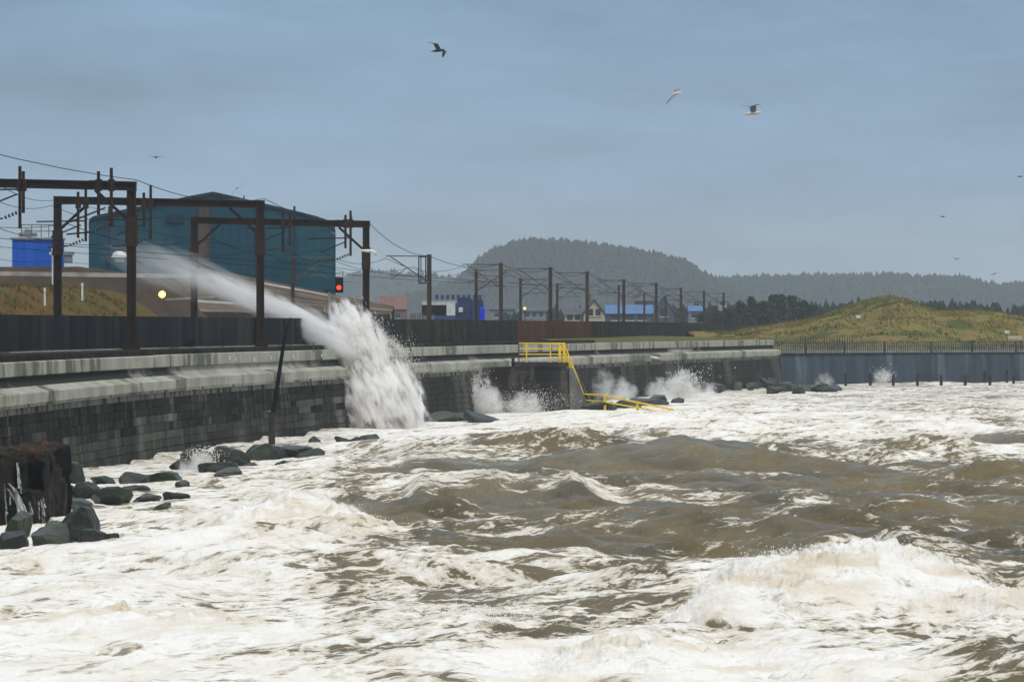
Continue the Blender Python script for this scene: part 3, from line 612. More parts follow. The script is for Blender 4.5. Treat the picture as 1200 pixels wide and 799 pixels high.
# ------------------------------------------------------------------ yard and town beyond the wall
def house(name, px0, px1, Y, eave, ridge, base, wall, roof, label, cat='house', gable=False, wins=(), depth=9, chimney=None, group=None):
    x0, x1, ze, zr, zb = PX(px0, Y), PX(px1, Y), PZ(eave, Y), PZ(ridge, Y), min(PZ(base, Y), 5.0)
    t = thing(name, ((x0 + x1) / 2, Y, zb), label, cat, group)
    if gable:
        xm = (x0 + x1) / 2
        MB().prism([(x0, zb), (x1, zb), (x1, ze), (xm, zr), (x0, ze)], Y, Y + depth).build('wall', wall, t)
        for a, sg in ((x0, -1), (x1, 1)):
            v = [(a + sg * .35, Y - .3, ze - .25), (xm, Y - .3, zr + .05), (xm, Y + depth + .3, zr + .05), (a + sg * .35, Y + depth + .3, ze - .25)]
            rf = MB().add(v + [(p[0], p[1], p[2] + .22) for p in v], [(0, 1, 2, 3), (7, 6, 5, 4), (0, 4, 5, 1), (1, 5, 6, 2), (2, 6, 7, 3), (3, 7, 4, 0)]).build('roof_slope', roof, t)
    else:
        MB().box(((x0 + x1) / 2, Y + depth / 2, (zb + ze) / 2), (x1 - x0, depth, ze - zb)).build('wall', wall, t)
        ym = Y + depth / 2
        v = [(x0 - .3, Y - .4, ze - .1), (x1 + .3, Y - .4, ze - .1), (x1 + .3, ym, zr), (x0 - .3, ym, zr), (x1 + .3, Y + depth + .4, ze - .1), (x0 - .3, Y + depth + .4, ze - .1)]
        rf = MB().add(v, [(0, 1, 2, 3), (3, 2, 4, 5), (1, 4, 2), (0, 3, 5), (0, 5, 4, 1)]).build('roof', roof, t)
    for px, py, wx, wz in wins:
        wo = MB().box((PX(px, Y), Y - .02, PZ(py, Y)), (wx, .12, wz)).build('window', M['glass'], t)
        MB().box((PX(px, Y), Y - .1, PZ(py, Y) - wz / 2 - .08), (wx + .3, .16, .14)).build('sill', M['white'], wo)
    if chimney: MB().box((PX(chimney, Y), Y + depth / 2, zr + .3), (.9, .9, 1.6)).build('chimney', M['brick'], rf)
    return t
house('house', 684, 709, 900, 369, 352, 378, M['cream'], M['slate2'], 'cream gabled house facing the railway', gable=True, wins=((692, 366, .9, 1.2), (701, 366, .9, 1.2)), chimney=690)
house('house', 662, 685, 905, 368, 361, 378, M['cream'], M['slate2'], 'low pale wing joined to the cream gabled house', 'house', wins=((668, 372, 1, 1), (677, 372, 1, 1)))
house('hall', 711, 764, 950, 367, 357, 378, M['slate2'], M['slate'], 'long hall with a wide blue roof beyond the masts', 'hall', wins=((722, 372, 1.5, 1), (738, 372, 1.5, 1), (752, 372, 1.5, 1)))
house('hall', 766, 790, 1000, 366, 348, 380, M['slate2'], M['slate'], 'tall steep blue gable next to the long blue roof', 'hall', gable=True, wins=((778, 366, 1.4, 1.6),))
house('house', 808, 824, 1100, 364, 358, 378, M['grey'], M['slate'], 'small blue-roofed house before the dark trees', wins=((813, 370, .9, .9), (819, 370, .9, .9)))
house('house', 842, 852, 1150, 352, 347, 378, M['paleroof'], M['slate2'], 'narrow pale house peeping above the dark trees', wins=((847, 356, .9, .9),))
house('house', 745, 768, 1300, 352, 345, 378, M['slate2'], M['slate2'], 'grey-roofed house behind the long blue hall', chimney=750)
house('house', 612, 640, 1200, 364, 358, 378, M['grey'], M['slate2'], 'hazy grey terrace behind the landward masts', wins=((618, 369, 1, 1.1), (626, 369, 1, 1.1), (634, 369, 1, 1.1)))
house('house', 574, 604, 1250, 362, 355, 378, M['grey'], M['slate2'], 'hazy grey terrace right of the navy containers', wins=((582, 369, 1, 1.1), (592, 369, 1, 1.1)))
house('house', 446, 476, 1300, 362, 347, 378, M['brick'], M['brick'], 'faded red-roofed building beyond the low shed', wins=((455, 370, 1.2, 1.2), (466, 370, 1.2, 1.2)))
house('house', 1171, 1208, 1500, 368, 353, 376, M['grey'], M['slate2'], 'hazy grey-roofed house behind the dune', wins=((1180, 371, 1.4, 1.0), (1194, 371, 1.4, 1.0)), depth=14)
house('house', 1091, 1103, 1700, 358, 352, 366, M['white'], M['slate2'], 'small white house among the trees behind the dune', wins=((1095, 361, .9, .9), (1100, 361, .9, .9)))
# parked trailer
tr = thing('lorry_trailer', P(520, 378, 620), 'white box trailer parked between pallet stacks and navy containers', 'trailer')
Yt = 620; x0, xm, x1 = PX(494, Yt), PX(523, Yt), PX(533, Yt)
MB().box(((x0 + x1) / 2, Yt + 3, PZ(361.5, Yt)), (x1 - x0, 2.5, PZ(354, Yt) - PZ(370, Yt))).build('box_body', M['white'], tr)
MB().box(((x0 + xm) / 2, Yt + 1.7, PZ(363.5, Yt)), (xm - x0, .1, PZ(357.5, Yt) - PZ(370, Yt))).build('curtain_side', M['dark'], tr)
MB().box(((x0 + x1) / 2, Yt + 3, PZ(354, Yt) + .05), (x1 - x0 + .1, 2.6, .1)).build('roof', M['white'], tr)
for px in (500, 526, 530): MB().tube((PX(px, Yt), Yt + 1.75, 5.95), (PX(px, Yt), Yt + 2.2, 5.95), .5, .5, 12).build('wheel', M['dark'], tr)
MB().box(((x0 + x1) / 2, Yt + 3, 6.55), (x1 - x0 - .2, 1.2, .35)).build('chassis', M['dark'], tr)
# containers
Yk = 640
def container(px0, px1, py0, py1, mat, label):
    x0, x1, z1, z0 = PX(px0, Yk), PX(px1, Yk), PZ(py0, Yk), PZ(py1, Yk)
    t = thing('container', ((x0 + x1) / 2, Yk, z0), label, 'container')
    MB().box(((x0 + x1) / 2, Yk + 3, (z0 + z1) / 2), (x1 - x0, 5.9, z1 - z0)).build('shell', mat, t)
    k = max(2, int((x1 - x0) / .4))
    q = MB()
    for i in range(k): q.box((x0 + (x1 - x0) * (i + .5) / k, Yk, (z0 + z1) / 2), (.14, .12, z1 - z0 - .2))
    q.build('corrugation', mat, t)
    MB().box(((x0 + x1) / 2, Yk - .02, z1 - .08), (x1 - x0, .16, .16)).build('top_rail', mat, t)
    return t
ct = container(534, 551, 364, 379, M['container'], 'navy container with a small pale placard beside the trailer')
container(551.5, 568, 364, 379, M['container'], 'navy container next to the vivid blue tank')
container(536, 552, 348.5, 363.5, M['container'], 'upper navy container stacked beside the trailer')
container(552.5, 566, 351, 363.5, M['container'], 'upper navy container stacked beside the vivid blue tank')
MB().box(P(540, 363, Yk - .2), (.5, .05, .6)).build('placard', M['white'], ct)
q = MB(); q.tube(P(565, 379, 610), P(565, 362, 610), .33, .33, 12).tube(P(565, 362, 610), P(565, 360.5, 610), .33, .15, 12); q.build('blue_tank', M['brightblue'], label='upright vivid blue tank standing behind the wall', cat='tank')
# purple-blue rail-topped roof behind the trailer
q = MB(); Yp = 760
q.box((PX(538, Yp), Yp + 2, PZ(352, Yp)), (PX(564, Yp) - PX(510, Yp), 4, .5))
b_ = thing('factory_roof', (PX(538, Yp), Yp, 5), 'low violet-blue factory block with a castellated roof edge behind the trailer', 'factory')
MB().box((PX(538, Yp), Yp + 3, 7.2), (PX(566, Yp) - PX(508, Yp), 6, PZ(350.5, Yp) - 5)).build('wall', M['container'], b_)
for i in range(9): MB().box((PX(512 + i * 6.3, Yp), Yp - .1, PZ(349, Yp) + .1), (.5, .5, .7)).build('roof_upstand', M['container'], b_)
# pallet stacks
for px in (484, 492, 499, 505):
    Yq = 600; t = thing('pallet_stack', P(px, 376, Yq), 'tall stack of brown pallets left of the white trailer', 'pallets', 'pallet stacks in the yard')
    for k in range(8):
        q = MB(); z = 5.9 + k * .28
        q.box((PX(px, Yq), Yq, z + .2), (.66, 1, .05)).box((PX(px, Yq), Yq, z), (.66, 1, .04))
        for d in (-.27, 0, .27): q.box((PX(px, Yq) + d, Yq, z + .1), (.09, 1, .13))
        q.build('pallet', M['pallet'], t)
# small amber lamp
al = thing('yard_lamp', P(615, 378, 560), 'tiny amber lamp beside a landward mast', 'lamp')
MB().tube(P(615, 379, 560), P(615, 362, 560), .05).build('pole', M['steel'], al)
me3 = me.copy(); me3.materials.clear(); o = link('lens', me3, M['lampamber'], al, True); o.location = P(615, 361.5, 560) - Vector((0, .05, 0)); o.scale = (.6, .6, .6)
# parked cars seen over the wall
def car(px, Y, mat, label):
    x = PX(px, Y); z = 5.75; t = thing('parked_car', (x, Y, z), label, 'car', 'cars parked behind the wall')
    MB().prism([(x - 2.1, z + .35), (x + 2.1, z + .35), (x + 2.15, z + .8), (x + 1.3, z + .95), (x - 1.95, z + 1.0), (x - 2.15, z + .8)], Y, Y + 1.7).build('body', mat, t)
    MB().prism([(x - 1.7, z + .97), (x + 1.15, z + .95), (x + .5, z + 1.5), (x - 1.2, z + 1.52)], Y + .1, Y + 1.6).build('cabin', M['glass'], t)
    MB().box((x - .35, Y + .85, z + 1.54), (1.7, 1.45, .06)).build('roof', mat, t)
    for d in (-1.3, 1.3): MB().tube((x + d, Y - .03, z + .32), (x + d, Y + .25, z + .32), .33, .33, 12).build('wheel', M['dark'], t)
car(672, 800, M['white'], 'white car parked behind the wall below the cream house')
car(664, 790, M['grey'], 'grey car parked behind the wall left of the cream house')
car(695, 820, M['paleroof'], 'pale beige car parked in front of the cream house')

# ------------------------------------------------------------------ trees
def leafcloud(centres, rad, nleaf, size, squash=.8):
    n = len(centres) * nleaf
    c = np.repeat(np.asarray(centres), nleaf, 0); r = np.repeat(np.asarray(rad), nleaf)
    d = rng.normal(size=(n, 3)); d /= np.linalg.norm(d, axis=1)[:, None]; d[:, 2] *= squash
    p = c + d * (r * rng.random(n) ** .4)[:, None]
    a = rng.normal(size=(n, 3)); a /= np.linalg.norm(a, axis=1)[:, None]; b = np.cross(a, rng.normal(size=(n, 3))); b /= np.linalg.norm(b, axis=1)[:, None]
    s = size * (.6 + .8 * rng.random(n))[:, None]
    v = np.stack([p - a * s - b * s * .6, p + a * s - b * s * .6, p + a * s + b * s * .6, p - a * s + b * s * .6], 1).reshape(-1, 3)
    return v, np.arange(n * 4).reshape(-1, 4)
def tree(px, Y, top, wide, label, base=5.0):
    x = PX(px, Y); zt = PZ(top, Y); h = zt - base; t = thing('tree', (x, Y, base), label, 'tree', 'dark trees beyond the end of the wall')
    q = MB(); q.tube((x, Y, base), (x + .2, Y, base + h * .6), .28, .12, 8)
    for i in range(5):
        a = random.uniform(0, 6.3); q.tube((x + .1, Y, base + h * (.3 + .08 * i)), (x + math.cos(a) * wide * .35, Y + math.sin(a) * wide * .35, base + h * (.55 + .07 * i)), .1, .03, 5)
    q.build('trunk', M['bark'], t)
    cs = []; rr = []
    for i in range(16):
        zz = random.uniform(.15, .9); k = math.sin(math.pi * min(1, .25 + zz * .75)) * wide * .5; a = random.uniform(0, 6.3); rad = random.uniform(.25, .95)
        cs.append((x + math.cos(a) * k * rad, Y + math.sin(a) * k * rad, base + h * zz)); rr.append(random.uniform(.16, .26) * wide)
    cs.append((x, Y, zt - .15 * wide)); rr.append(.16 * wide)
    lv, lf = leafcloud(cs, rr, 70, .19); link('crown', npmesh('crown', lv, lf), M['leaf'], t)
TR = [(838, 930, 357, 4.5), (852, 900, 360, 4), (866, 940, 352, 5), (880, 960, 347, 4), (893, 900, 352, 5.5), (905, 960, 345, 5), (915, 920, 343.5, 5.5), (928, 940, 346, 5.5), (941, 920, 351, 5), (951, 960, 358, 5), (962, 1000, 366, 5), (824, 900, 365, 4), (975, 1050, 364, 6), (872, 860, 366, 4), (900, 850, 367, 5), (925, 860, 368, 5), (945, 850, 370, 4.5)]
for i, (px, Y, tp, wd) in enumerate(TR): tree(px, Y, tp, wd, {915: 'tallest tree crowning the dark belt beyond the railway wall', 975: 'outermost tree of the dark belt beside the dune flank', 824: 'first tree of the dark belt beside the small blue-roofed house'}.get(px) or 'dark bushy tree in the belt beyond the end of the railway wall')

# wooded hills
def hill(name, prof, Y, depth, ntree, label, seed):
    r = np.random.default_rng(seed); pxs = [p[0] for p in prof]; pys = [p[1] for p in prof]
    def zc(x, yy): 
        top = EYE - (np.interp(600 + F * x / Y, pxs, pys) + 4 - HZ) / F * Y
        t = np.clip((yy - (Y - depth)) / depth, 0, 1); t2 = np.clip((Y + depth - yy) / depth, 0, 1)
        return 3 + (top - 3) * np.minimum(sst(0, 1, t) ** .8, sst(0, 1, t2))
    xa, xb = PX(pxs[0], Y), PX(pxs[-1], Y)
    X_, Y_ = np.meshgrid(np.linspace(xa, xb, 120), np.linspace(Y - depth, Y + depth, 50))
    link(name, npmesh(name, np.stack([X_, Y_, zc(X_, Y_)], -1).reshape(-1, 3), grid_faces(50, 120)), M['hill'], smooth=True, kind='structure')
    bm = bmesh.new(); bmesh.ops.create_icosphere(bm, subdivisions=1, radius=1); bm.verts.ensure_lookup_table()
    base = np.array([v.co[:] for v in bm.verts]); fc = np.array([[v.index for v in f.verts] for f in bm.faces]); bm.free()
    x = xa + (xb - xa) * r.random(ntree); yy = Y - depth * (1 - 1.05 * r.random(ntree) ** .6); z = zc(x, yy)
    hgt = r.uniform(1.6, 3.4, ntree) * (Y / 2500) ** .9; wd = hgt * r.uniform(.42, .7, ntree)
    v = base[None] * (1 + .35 * r.normal(size=(ntree, len(base), 1)) * .6)
    tp = (base[:, 2] + 1) / 2
    v = v * np.stack([wd, wd, hgt], -1)[:, None]
    v[..., :2] *= (1.15 - .55 * tp)[None, :, None]
    v += np.stack([x, yy, z + hgt * .4], -1)[:, None]
    f = fc[None] + (np.arange(ntree) * len(base))[:, None, None]
    link('distant_wood', npmesh('distant_wood', v.reshape(-1, 3), f.reshape(-1, 3)), M['forest'], kind='stuff', label=label, cat='wood')
hill('wooded_hill', [(470, 352), (510, 342), (535, 332), (550, 318), (562, 306), (575, 298), (600, 288), (630, 283.5), (660, 285), (700, 290), (740, 295), (775, 302), (800, 308), (815, 317), (832, 328), (850, 338), (880, 350)], 3900, 420, 3600, 'conifer wood covering the rounded hill behind the masts', 1)
hill('wooded_ridge', [(760, 335), (800, 330), (840, 328.5), (900, 327), (960, 325), (1010, 325.5), (1050, 325), (1090, 326.5), (1120, 328), (1150, 332), (1165, 338), (1180, 335), (1230, 334), (1300, 336)], 4400, 480, 3600, 'conifer wood along the long low ridge behind the dune', 2)
hill('wooded_slope', [(300, 350), (380, 334), (430, 320), (470, 322), (520, 326), (570, 330), (620, 345)], 5200, 480, 900, 'faint far wood on the slope behind the red signal', 3)
# belt of scrub at the foot of the hills
hill('scrub_slope', [(590, 372), (640, 366), (700, 366), (780, 364), (860, 362), (960, 362), (1010, 357), (1100, 358), (1180, 362), (1260, 362)], 1250, 80, 900, 'low scrub belt between the town and the wooded ridge', 4)

# ------------------------------------------------------------------ dune
YD = 690
dp = [(860, 391), (880, 386), (905, 383), (925, 381), (950, 376), (970, 371), (990, 366), (1005, 361), (1018, 354), (1030, 350.5), (1042, 349), (1055, 352), (1070, 356), (1085, 362), (1105, 365), (1130, 366), (1160, 368), (1180, 370), (1210, 373), (1260, 375), (1340, 380), (1500, 386)]
def dune_z(x, Y):
    top = EYE - (np.interp(600 + F * x / YD, [p[0] for p in dp], [p[1] for p in dp]) - HZ) / F * YD
    n = .45 * fbm(x * .12, Y * .12, 4) + .12 * fbm(x * .5, Y * .5, 2)
    a = sst(612, YD, Y - np.clip(x - 30, 0, 50) * .5 * (1 - sst(630, 680, Y))); b = 1 - sst(YD + 5, YD + 90, Y) * .8
    return 3.36 + (top - 3.36) * np.minimum(a, b) + n * sst(608, 630, Y)
X_, T_ = np.meshgrid(np.linspace(24, 160, 200), np.linspace(0, 1, 160)); Y0_ = 598 + np.clip(X_ - 30.4, 0, 200) * .746 * (X_ < 85) + 40.7 * (X_ >= 85); Y_ = Y0_ + (800 - Y0_) * T_
Z_ = dune_z(X_, Y_)
link('dune', npmesh('dune', np.stack([X_, Y_, Z_], -1).reshape(-1, 3), grid_faces(160, 200)), M['duneturf'], smooth=True, kind='structure')
n = 42000
x = 26 + 75 * rng.random(n); yy = 628 + 82 * rng.random(n) ** .8; keep = fbm(x * .25, yy * .1, 3) > -.28; x, yy = x[keep], yy[keep]; n = len(x); z = dune_z(x, yy)
h = rng.uniform(.12, .42, n); lean = rng.normal(0, .16, (n, 2)); wd = rng.uniform(.05, .12, n); an = rng.random(n) * 6.28
b0 = np.stack([x - np.cos(an) * wd, yy - np.sin(an) * wd, z - .05], -1); b1 = np.stack([x + np.cos(an) * wd, yy + np.sin(an) * wd, z - .05], -1); tpv = np.stack([x + lean[:, 0] - .12, yy + lean[:, 1], z + h], -1)
link('dune_grass', npmesh('dune_grass', np.stack([b0, b1, tpv], 1).reshape(-1, 3), np.arange(n * 3).reshape(-1, 3)), M['dunegrass'], kind='stuff', label='tufted ochre and green marram grass on the dune', cat='grass')
# old paling fence and small signs on the dune
pf = thing('paling_fence', (40, 640, 4), 'broken low paling fence at the foot of the dune', 'fence')
for i, px in enumerate(list(range(938, 958, 3)) + list(range(966, 1000, 3))):
    Yq = 640; x = PX(px, Yq); zz = float(dune_z(np.array([x]), np.array([Yq]))[0]); MB().box((x, Yq, zz + .45), (.1, .06, 1.0 + .2 * random.random())).build('pale', M['timber'], pf)
for px, py, lb in ((1006, 371, 'small white notice on the flank of the dune'), (1180, 389, 'small cream notice at the right foot of the dune')):
    Yq = 668 if px < 1100 else 645; c = P(px, py, Yq); t = thing('notice', (c.x, Yq, c.z - 1), lb, 'sign')
    MB().box((c.x, Yq, c.z), (.6, .05, .4)).build('board', M['white'], t); MB().box((c.x, Yq + .06, c.z - .5), (.08, .05, 1.4)).build('post', M['timber'], t)
bsn = thing('bench', P(1190, 398, 640), 'yellowish bench on the promenade behind the railing', 'bench')
c = P(1190, 398, 640); MB().box(c, (1.8, .4, .08)).build('seat', M['cream'], bsn); MB().box(c + Vector((0, .25, .3)), (1.8, .06, .35)).build('backrest', M['cream'], bsn)
for d in (-.7, .7): MB().box(c + Vector((d, 0, -.6)), (.1, .4, 1.15)).build('leg', M['timber'], bsn)

# ------------------------------------------------------------------ timber posts in the surf
GP = [(991, 438, 450), (1020, 438, 450), (1047, 439, 451), (1075, 439, 453), (1103, 440, 453), (1131, 440, 453), (1160, 441, 453), (1188, 441, 449), (1077, 426, 444), (1128, 430, 446), (1154, 434, 447), (1180, 434, 447)]
for gi, (px, y0, y1) in enumerate(GP):
    Yq = 39000 / (y1 - HZ) ; c = P(px, y1, Yq); z1 = PZ(y0, Yq); q = MB(); a = random.uniform(-.03, .03)
    q.bar((c.x, Yq, -1.2), (c.x + a, Yq, z1), .30, .30).bar((c.x + a, Yq, z1), (c.x + a, Yq, z1 + .06), .24, .24)
    q.build('groyne_post', M['timber'], label='tall timber groyne post of the back row close to the promenade wall' if gi > 7 else 'short square timber groyne post of the seaward row in the surf', cat='post', group='groyne posts in the surf')

# ------------------------------------------------------------------ rocks
def rock(c, size, mat, label, group, seed):
    r = np.random.default_rng(seed); bm = bmesh.new(); bmesh.ops.create_icosphere(bm, subdivisions=3, radius=1)
    pl = r.normal(size=(13, 3)); pl[0] = (0, 0, 1); pl /= np.linalg.norm(pl, axis=1)[:, None]; d = r.uniform(.48, .8, 13)
    off = r.random(3) * 50
    for v in bm.verts:
        p = np.array(v.co[:])
        for a, b in zip(pl, d):
            t = p @ a
            if t > b: p = p - a * (t - b)
        nn = .03 * math.sin(p[0] * 9 + off[0]) * math.sin(p[1] * 8 + off[1]) + .02 * math.sin(p[2] * 13 + off[2])
        v.co = Vector(p * (1 + nn)) * 1
    me = bpy.data.meshes.new('boulder'); bm.to_mesh(me); bm.free()
    o = link('boulder', me, mat, None, False, loc=c, label=label, cat='rock', group=group)
    o.scale = size; o.rotation_euler = (r.uniform(-.35, .35), r.uniform(-.35, .35), r.uniform(0, 6.3)); return o
sd_ = 100
def rocks(lst, mat, label, group, hmul=1.0):
    global sd_
    for px, py, wpx, hpx, *own in lst:     # centre of the waterline, width and height in the photo
        Yq = 39000 / (py - HZ); s = Yq / F
        rx, rz = wpx * s / 2 * 1.1, max(hpx * s * 1.1 * hmul, .24); sd_ += 1
        rock((PX(px, Yq), Yq, rz * .22), (rx, rx * random.uniform(.8, 1.3), rz), mat, own[0] if own else label, group, sd_)
rocks([(75, 578, 40, 14), (100, 584, 50, 18), (132, 592, 52, 20, 'largest rounded boulder of the pile under the near blockwork'), (96, 600, 40, 18), (150, 580, 46, 12), (170, 590, 40, 12), (205, 586, 34, 10), (190, 597, 28, 7), (120, 566, 30, 10), (85, 565, 30, 22), (160, 566, 48, 14), (195, 565, 50, 13), (140, 608, 16, 5, 'smallest lone stone awash off the near boulder pile'), (215, 572, 26, 10)], M['rock'], 'wet dark green boulder piled at the foot of the near blockwork', 'boulders under the near blockwork')
rocks([(230, 545, 44, 16), (250, 556, 50, 16), (275, 545, 60, 16), (300, 541, 50, 18), (318, 540, 56, 18, 'biggest boulder piled around the foot of the leaning pole'), (345, 536, 46, 16), (270, 558, 40, 10), (215, 552, 40, 14), (365, 540, 34, 14), (385, 545, 40, 8), (290, 552, 30, 8), (332, 548, 34, 8)], M['rock'], 'wet grey-green boulder at the wall foot below the leaning pole', 'boulders below the leaning pole')
rocks([(432, 524, 30, 16, 'angular grey boulder standing in foam before the big splash'), (420, 519, 20, 7), (368, 520, 14, 10), (400, 517, 20, 6)], M['rock_grey'], 'grey boulder awash in the foam near the big splash', 'boulders near the big splash')
rocks([(60, 640, 50, 18), (92, 634, 52, 28, 'tallest rounded boulder beside the broken concrete stub'), (110, 655, 62, 26, 'long slab-like black boulder lying seaward of the concrete stub'), (20, 628, 36, 22), (84, 648, 26, 10), (12, 645, 38, 16), (42, 655, 26, 8), (128, 641, 26, 12), (140, 650, 16, 6), (68, 632, 30, 18)], M['rock'], 'wet black-green boulder in the foam beside the broken concrete stub', 'boulders beside the concrete stub', 1.45)
rocks([(566, 496, 66, 13, 'low broad green-grey boulder just left of the landing stage'), (514, 495, 44, 20, 'grey slab leaning at the foot of the buttress panels'), (495, 490, 30, 12), (540, 492, 40, 14)], M['rock_grey'], 'large grey-green boulder in the surf left of the landing stage', 'boulders left of the landing stage', .72)
rocks([(760, 474, 46, 8), (735, 478, 40, 10), (795, 472, 18, 6), (770, 468, 30, 6), (700, 481, 44, 10)], M['rock_grey'], 'low grey boulder in the surf behind the sloping yellow handrail', 'boulders behind the handrail')
rk = []
for i in range(30):
    px = 832 + 148 * ((i * .618) % 1); py = 452 + 8 * random.random() - (2 if px < 900 else 0); rk.append((px, py + (px - 900) * .012, random.uniform(14, 24), random.uniform(9, 15) * (1 if px < 940 else .6)))
rocks(rk, M['rock_grey'], 'blue-grey armour rock in the mound against the far wall', 'armour rocks against the far wall', .62)

# broken concrete stub with water pouring off it
st = thing('concrete_stub', P(25, 620, 162), 'broken rusty concrete stub with white water pouring off it', 'stub')
Yb = 166.0
def rough_box(c, size, amp, n=10, seed=0, fr=1.6):
    bm = bmesh.new(); bmesh.ops.create_cube(bm, size=1); bmesh.ops.subdivide_edges(bm, edges=bm.edges[:], cuts=n, use_grid_fill=True)
    for v in bm.verts:
        p = Vector((v.co.x * size[0], v.co.y * size[1], v.co.z * size[2])); nrm = Vector([round(a * 1.999) if abs(a) > .499 else 0 for a in v.co])
        k = float(fbm(np.array([p.x * fr + p.y * .7 + seed]), np.array([p.z * fr * .6 + p.y * .9 - seed]), 4)[0])
        v.co = p + nrm.normalized() * amp * k + Vector(c)
    q = MB(); q.v = [tuple(v.co) for v in bm.verts]; q.f = [tuple(w.index for w in f.verts) for f in bm.faces]; bm.free(); return q
def stub_piece(nm, pa, pb, ya, yb, dy, dep, mat, amp, seed):
    x0, x1, z1, z0 = PX(pa, Yb), PX(pb, Yb), PZ(ya, Yb), PZ(yb, Yb)
    return rough_box(((x0 + x1) / 2, Yb + dy + dep / 2, (z0 + z1) / 2), (x1 - x0, dep, z1 - z0), amp, 12, seed).build(nm, mat, st)
stub_piece('inner_core', -30, 56, 533, 640, .55, 8, M['dark'], .25, 1)  # near-black colour puts the shade of the recess into this core
stub_piece('rusty_cap', -30, 53, 529, 541, -.15, 8.5, M['stub'], .30, 2)
stub_piece('left_mass', -30, 19, 537, 640, -.25, 3, M['stub'], .22, 3)
stub_piece('lower_mass', 10, 54, 576, 640, -.2, 3, M['stub'], .24, 4)
stub_piece('jamb', 23, 30, 541, 585, .1, 1.5, M['stub'], .10, 5)
for i in range(6):
    stub_piece('eroded_rib', 51 + i * 1.7, 54.5 + i * 1.9, 531 + i * 8 + random.uniform(-3, 3), 640, .1 + .55 * i, 2.0, M['pier'] if i % 2 else M['stub'], .10, 10 + i)
# falling water strands
wf = thing('falling_water', P(20, 620, 161), 'white water streaming down the face of the broken concrete stub', 'waterfall', kind='stuff')
strands = [(10, 34, 566, 620, 7), (13, 38, 569, 620, 4), (8, 30, 572, 620, 5), (20, 22, 542, 572, 2.5), (21, 25, 545, 578, 1.5)]
for i in range(13):
    a = random.uniform(-4, 56); y0 = random.uniform(580, 606) - (18 if a < 14 else 0); strands.append((a, a + random.uniform(-1, 4), y0, random.uniform(min(y0 + 10, 618), 622), random.uniform(.6, 1.4)))
for (pa, pb, ya, yb, wd) in strands:
    v = []; f = []; Yq = Yb - .55; kk = 14
    for i in range(kk):
        t = i / (kk - 1); px = pa + (pb - pa) * t ** .7; py = ya + (yb - ya) * t; ww = wd * (.45 + .75 * t) * (1 + .25 * math.sin(9 * t + pa))
        for s in (-.5, -.17, .17, .5): v.append(P(px + ww * s + random.uniform(-.8, .8), py, Yq - .35 * t - .12 * math.cos(s * 3)))
    for i in range(kk - 1):
        for k in range(3): f.append((4 * i + k, 4 * i + k + 1, 4 * i + 5 + k, 4 * i + 4 + k))
    MB().add(v, f).build('strand', M['waterfall'], wf, True)

# leaning pole on its stub
lpz = thing('leaning_pole', P(318, 525, 282), 'black leaning pole with a forked top rising from the wall foot', 'pole')
Yp = 281.5; q = MB(); pts = [P(320, 484, Yp), P(325, 452, Yp), P(332, 405, Yp), P(336, 381, Yp)]
for i, (a, b) in enumerate(zip(pts[:-1], pts[1:])): q.tube(a, b, .13 - .015 * i, .115 - .015 * i, 8)
q.build('shaft', M['dark'], lpz)
MB().tube(P(334, 390, Yp), P(332.5, 374, Yp), .07, .04).tube(P(335, 388, Yp), P(341, 372, Yp), .07, .04).tube(P(320, 484, Yp), P(322, 477, Yp), .09).build('fork', M['dark'], lpz)
q = MB(); q.bar(P(318.5, 540, Yp), P(318.5, 483, Yp), .36, .36).box(P(317, 484, Yp) , (.5, .4, .1)); q.build('timber_stub', M['timber'], lpz)
tp_ = thing('marker_rod', at(322, -.2, 5.0), 'thin pale rod standing on the parapet', 'rod'); MB().tube(P(367.5, 413, 322), P(367.5, 401, 322), .03).build('rod', M['galv'], tp_)

# ------------------------------------------------------------------ sea
UF = np.linspace(-.112, .112, 760); du = UF[1] - UF[0]
side = .112 + np.cumsum(du * 1.12 ** np.arange(1, 46)); U = np.concatenate([-side[::-1], UF, side])
rowsY = [70.0]
while rowsY[-1] < 700:
    y = rowsY[-1]; rowsY.append(y + y * (.004 if y < 90 else .0013 if y < 128 else .0021 if y < 320 else .003))
rowsY = np.array(rowsY); UU, YY = (a.astype(np.float32) for a in np.meshgrid(U, rowsY)); XX = UU * YY
QX = 600 + F * UU; QY = HZ + EYE * F / YY
warpx = 26 * fbm(XX * .12 + 5, YY * .05, 3); warpy = 9 * fbm(XX * .1 - 7, YY * .045 + 3, 3) * np.clip((QY - HZ) / 250, .15, 1)
Z = np.zeros_like(XX)
wr = np.random.default_rng(5)
for i in range(34):       # swell and chop running in towards the wall
    lam = 26 * (.855 ** i) + .7; k = 2 * math.pi / lam; th = R(-100) + wr.normal(0, .42); amp = .0155 * lam ** .8 * wr.uniform(.6, 1.25) * (2.6 if lam < 3 else 2.0 if lam < 6 else 1.35 if lam < 12 else 1.0)
    ph = k * (XX * math.cos(th) + YY * math.sin(th)) + wr.random() * 6.28 + .7 * pn(XX * .05 + i, YY * .03 - i)
    s_ = np.sin(ph); fade = np.clip(1.6 - YY * .0023 / lam * 4, 0, 1)
    if lam < 6: fade = fade * (1 - .55 * sst(665, 700, QY))
    if lam < 26: fade = fade * (1 - .3 * sst(670, 720, QY))
    Z += amp * fade * 1.15 * (2 * ((s_ + 1) * .5) ** 1.9 - .72) if lam > 1.6 else amp * fade * s_
shore = np.array([CX(min(y, 592)) if y < 592 else 30 for y in rowsY])[:, None]
Z *= .22 + .78 * sst(2, 22, XX - shore); Z *= 1 - .72 * sst(300, 470, YY); Z -= .16 * sst(360, 540, YY) + .12 * (1 - sst(4, 16, XX - shore))
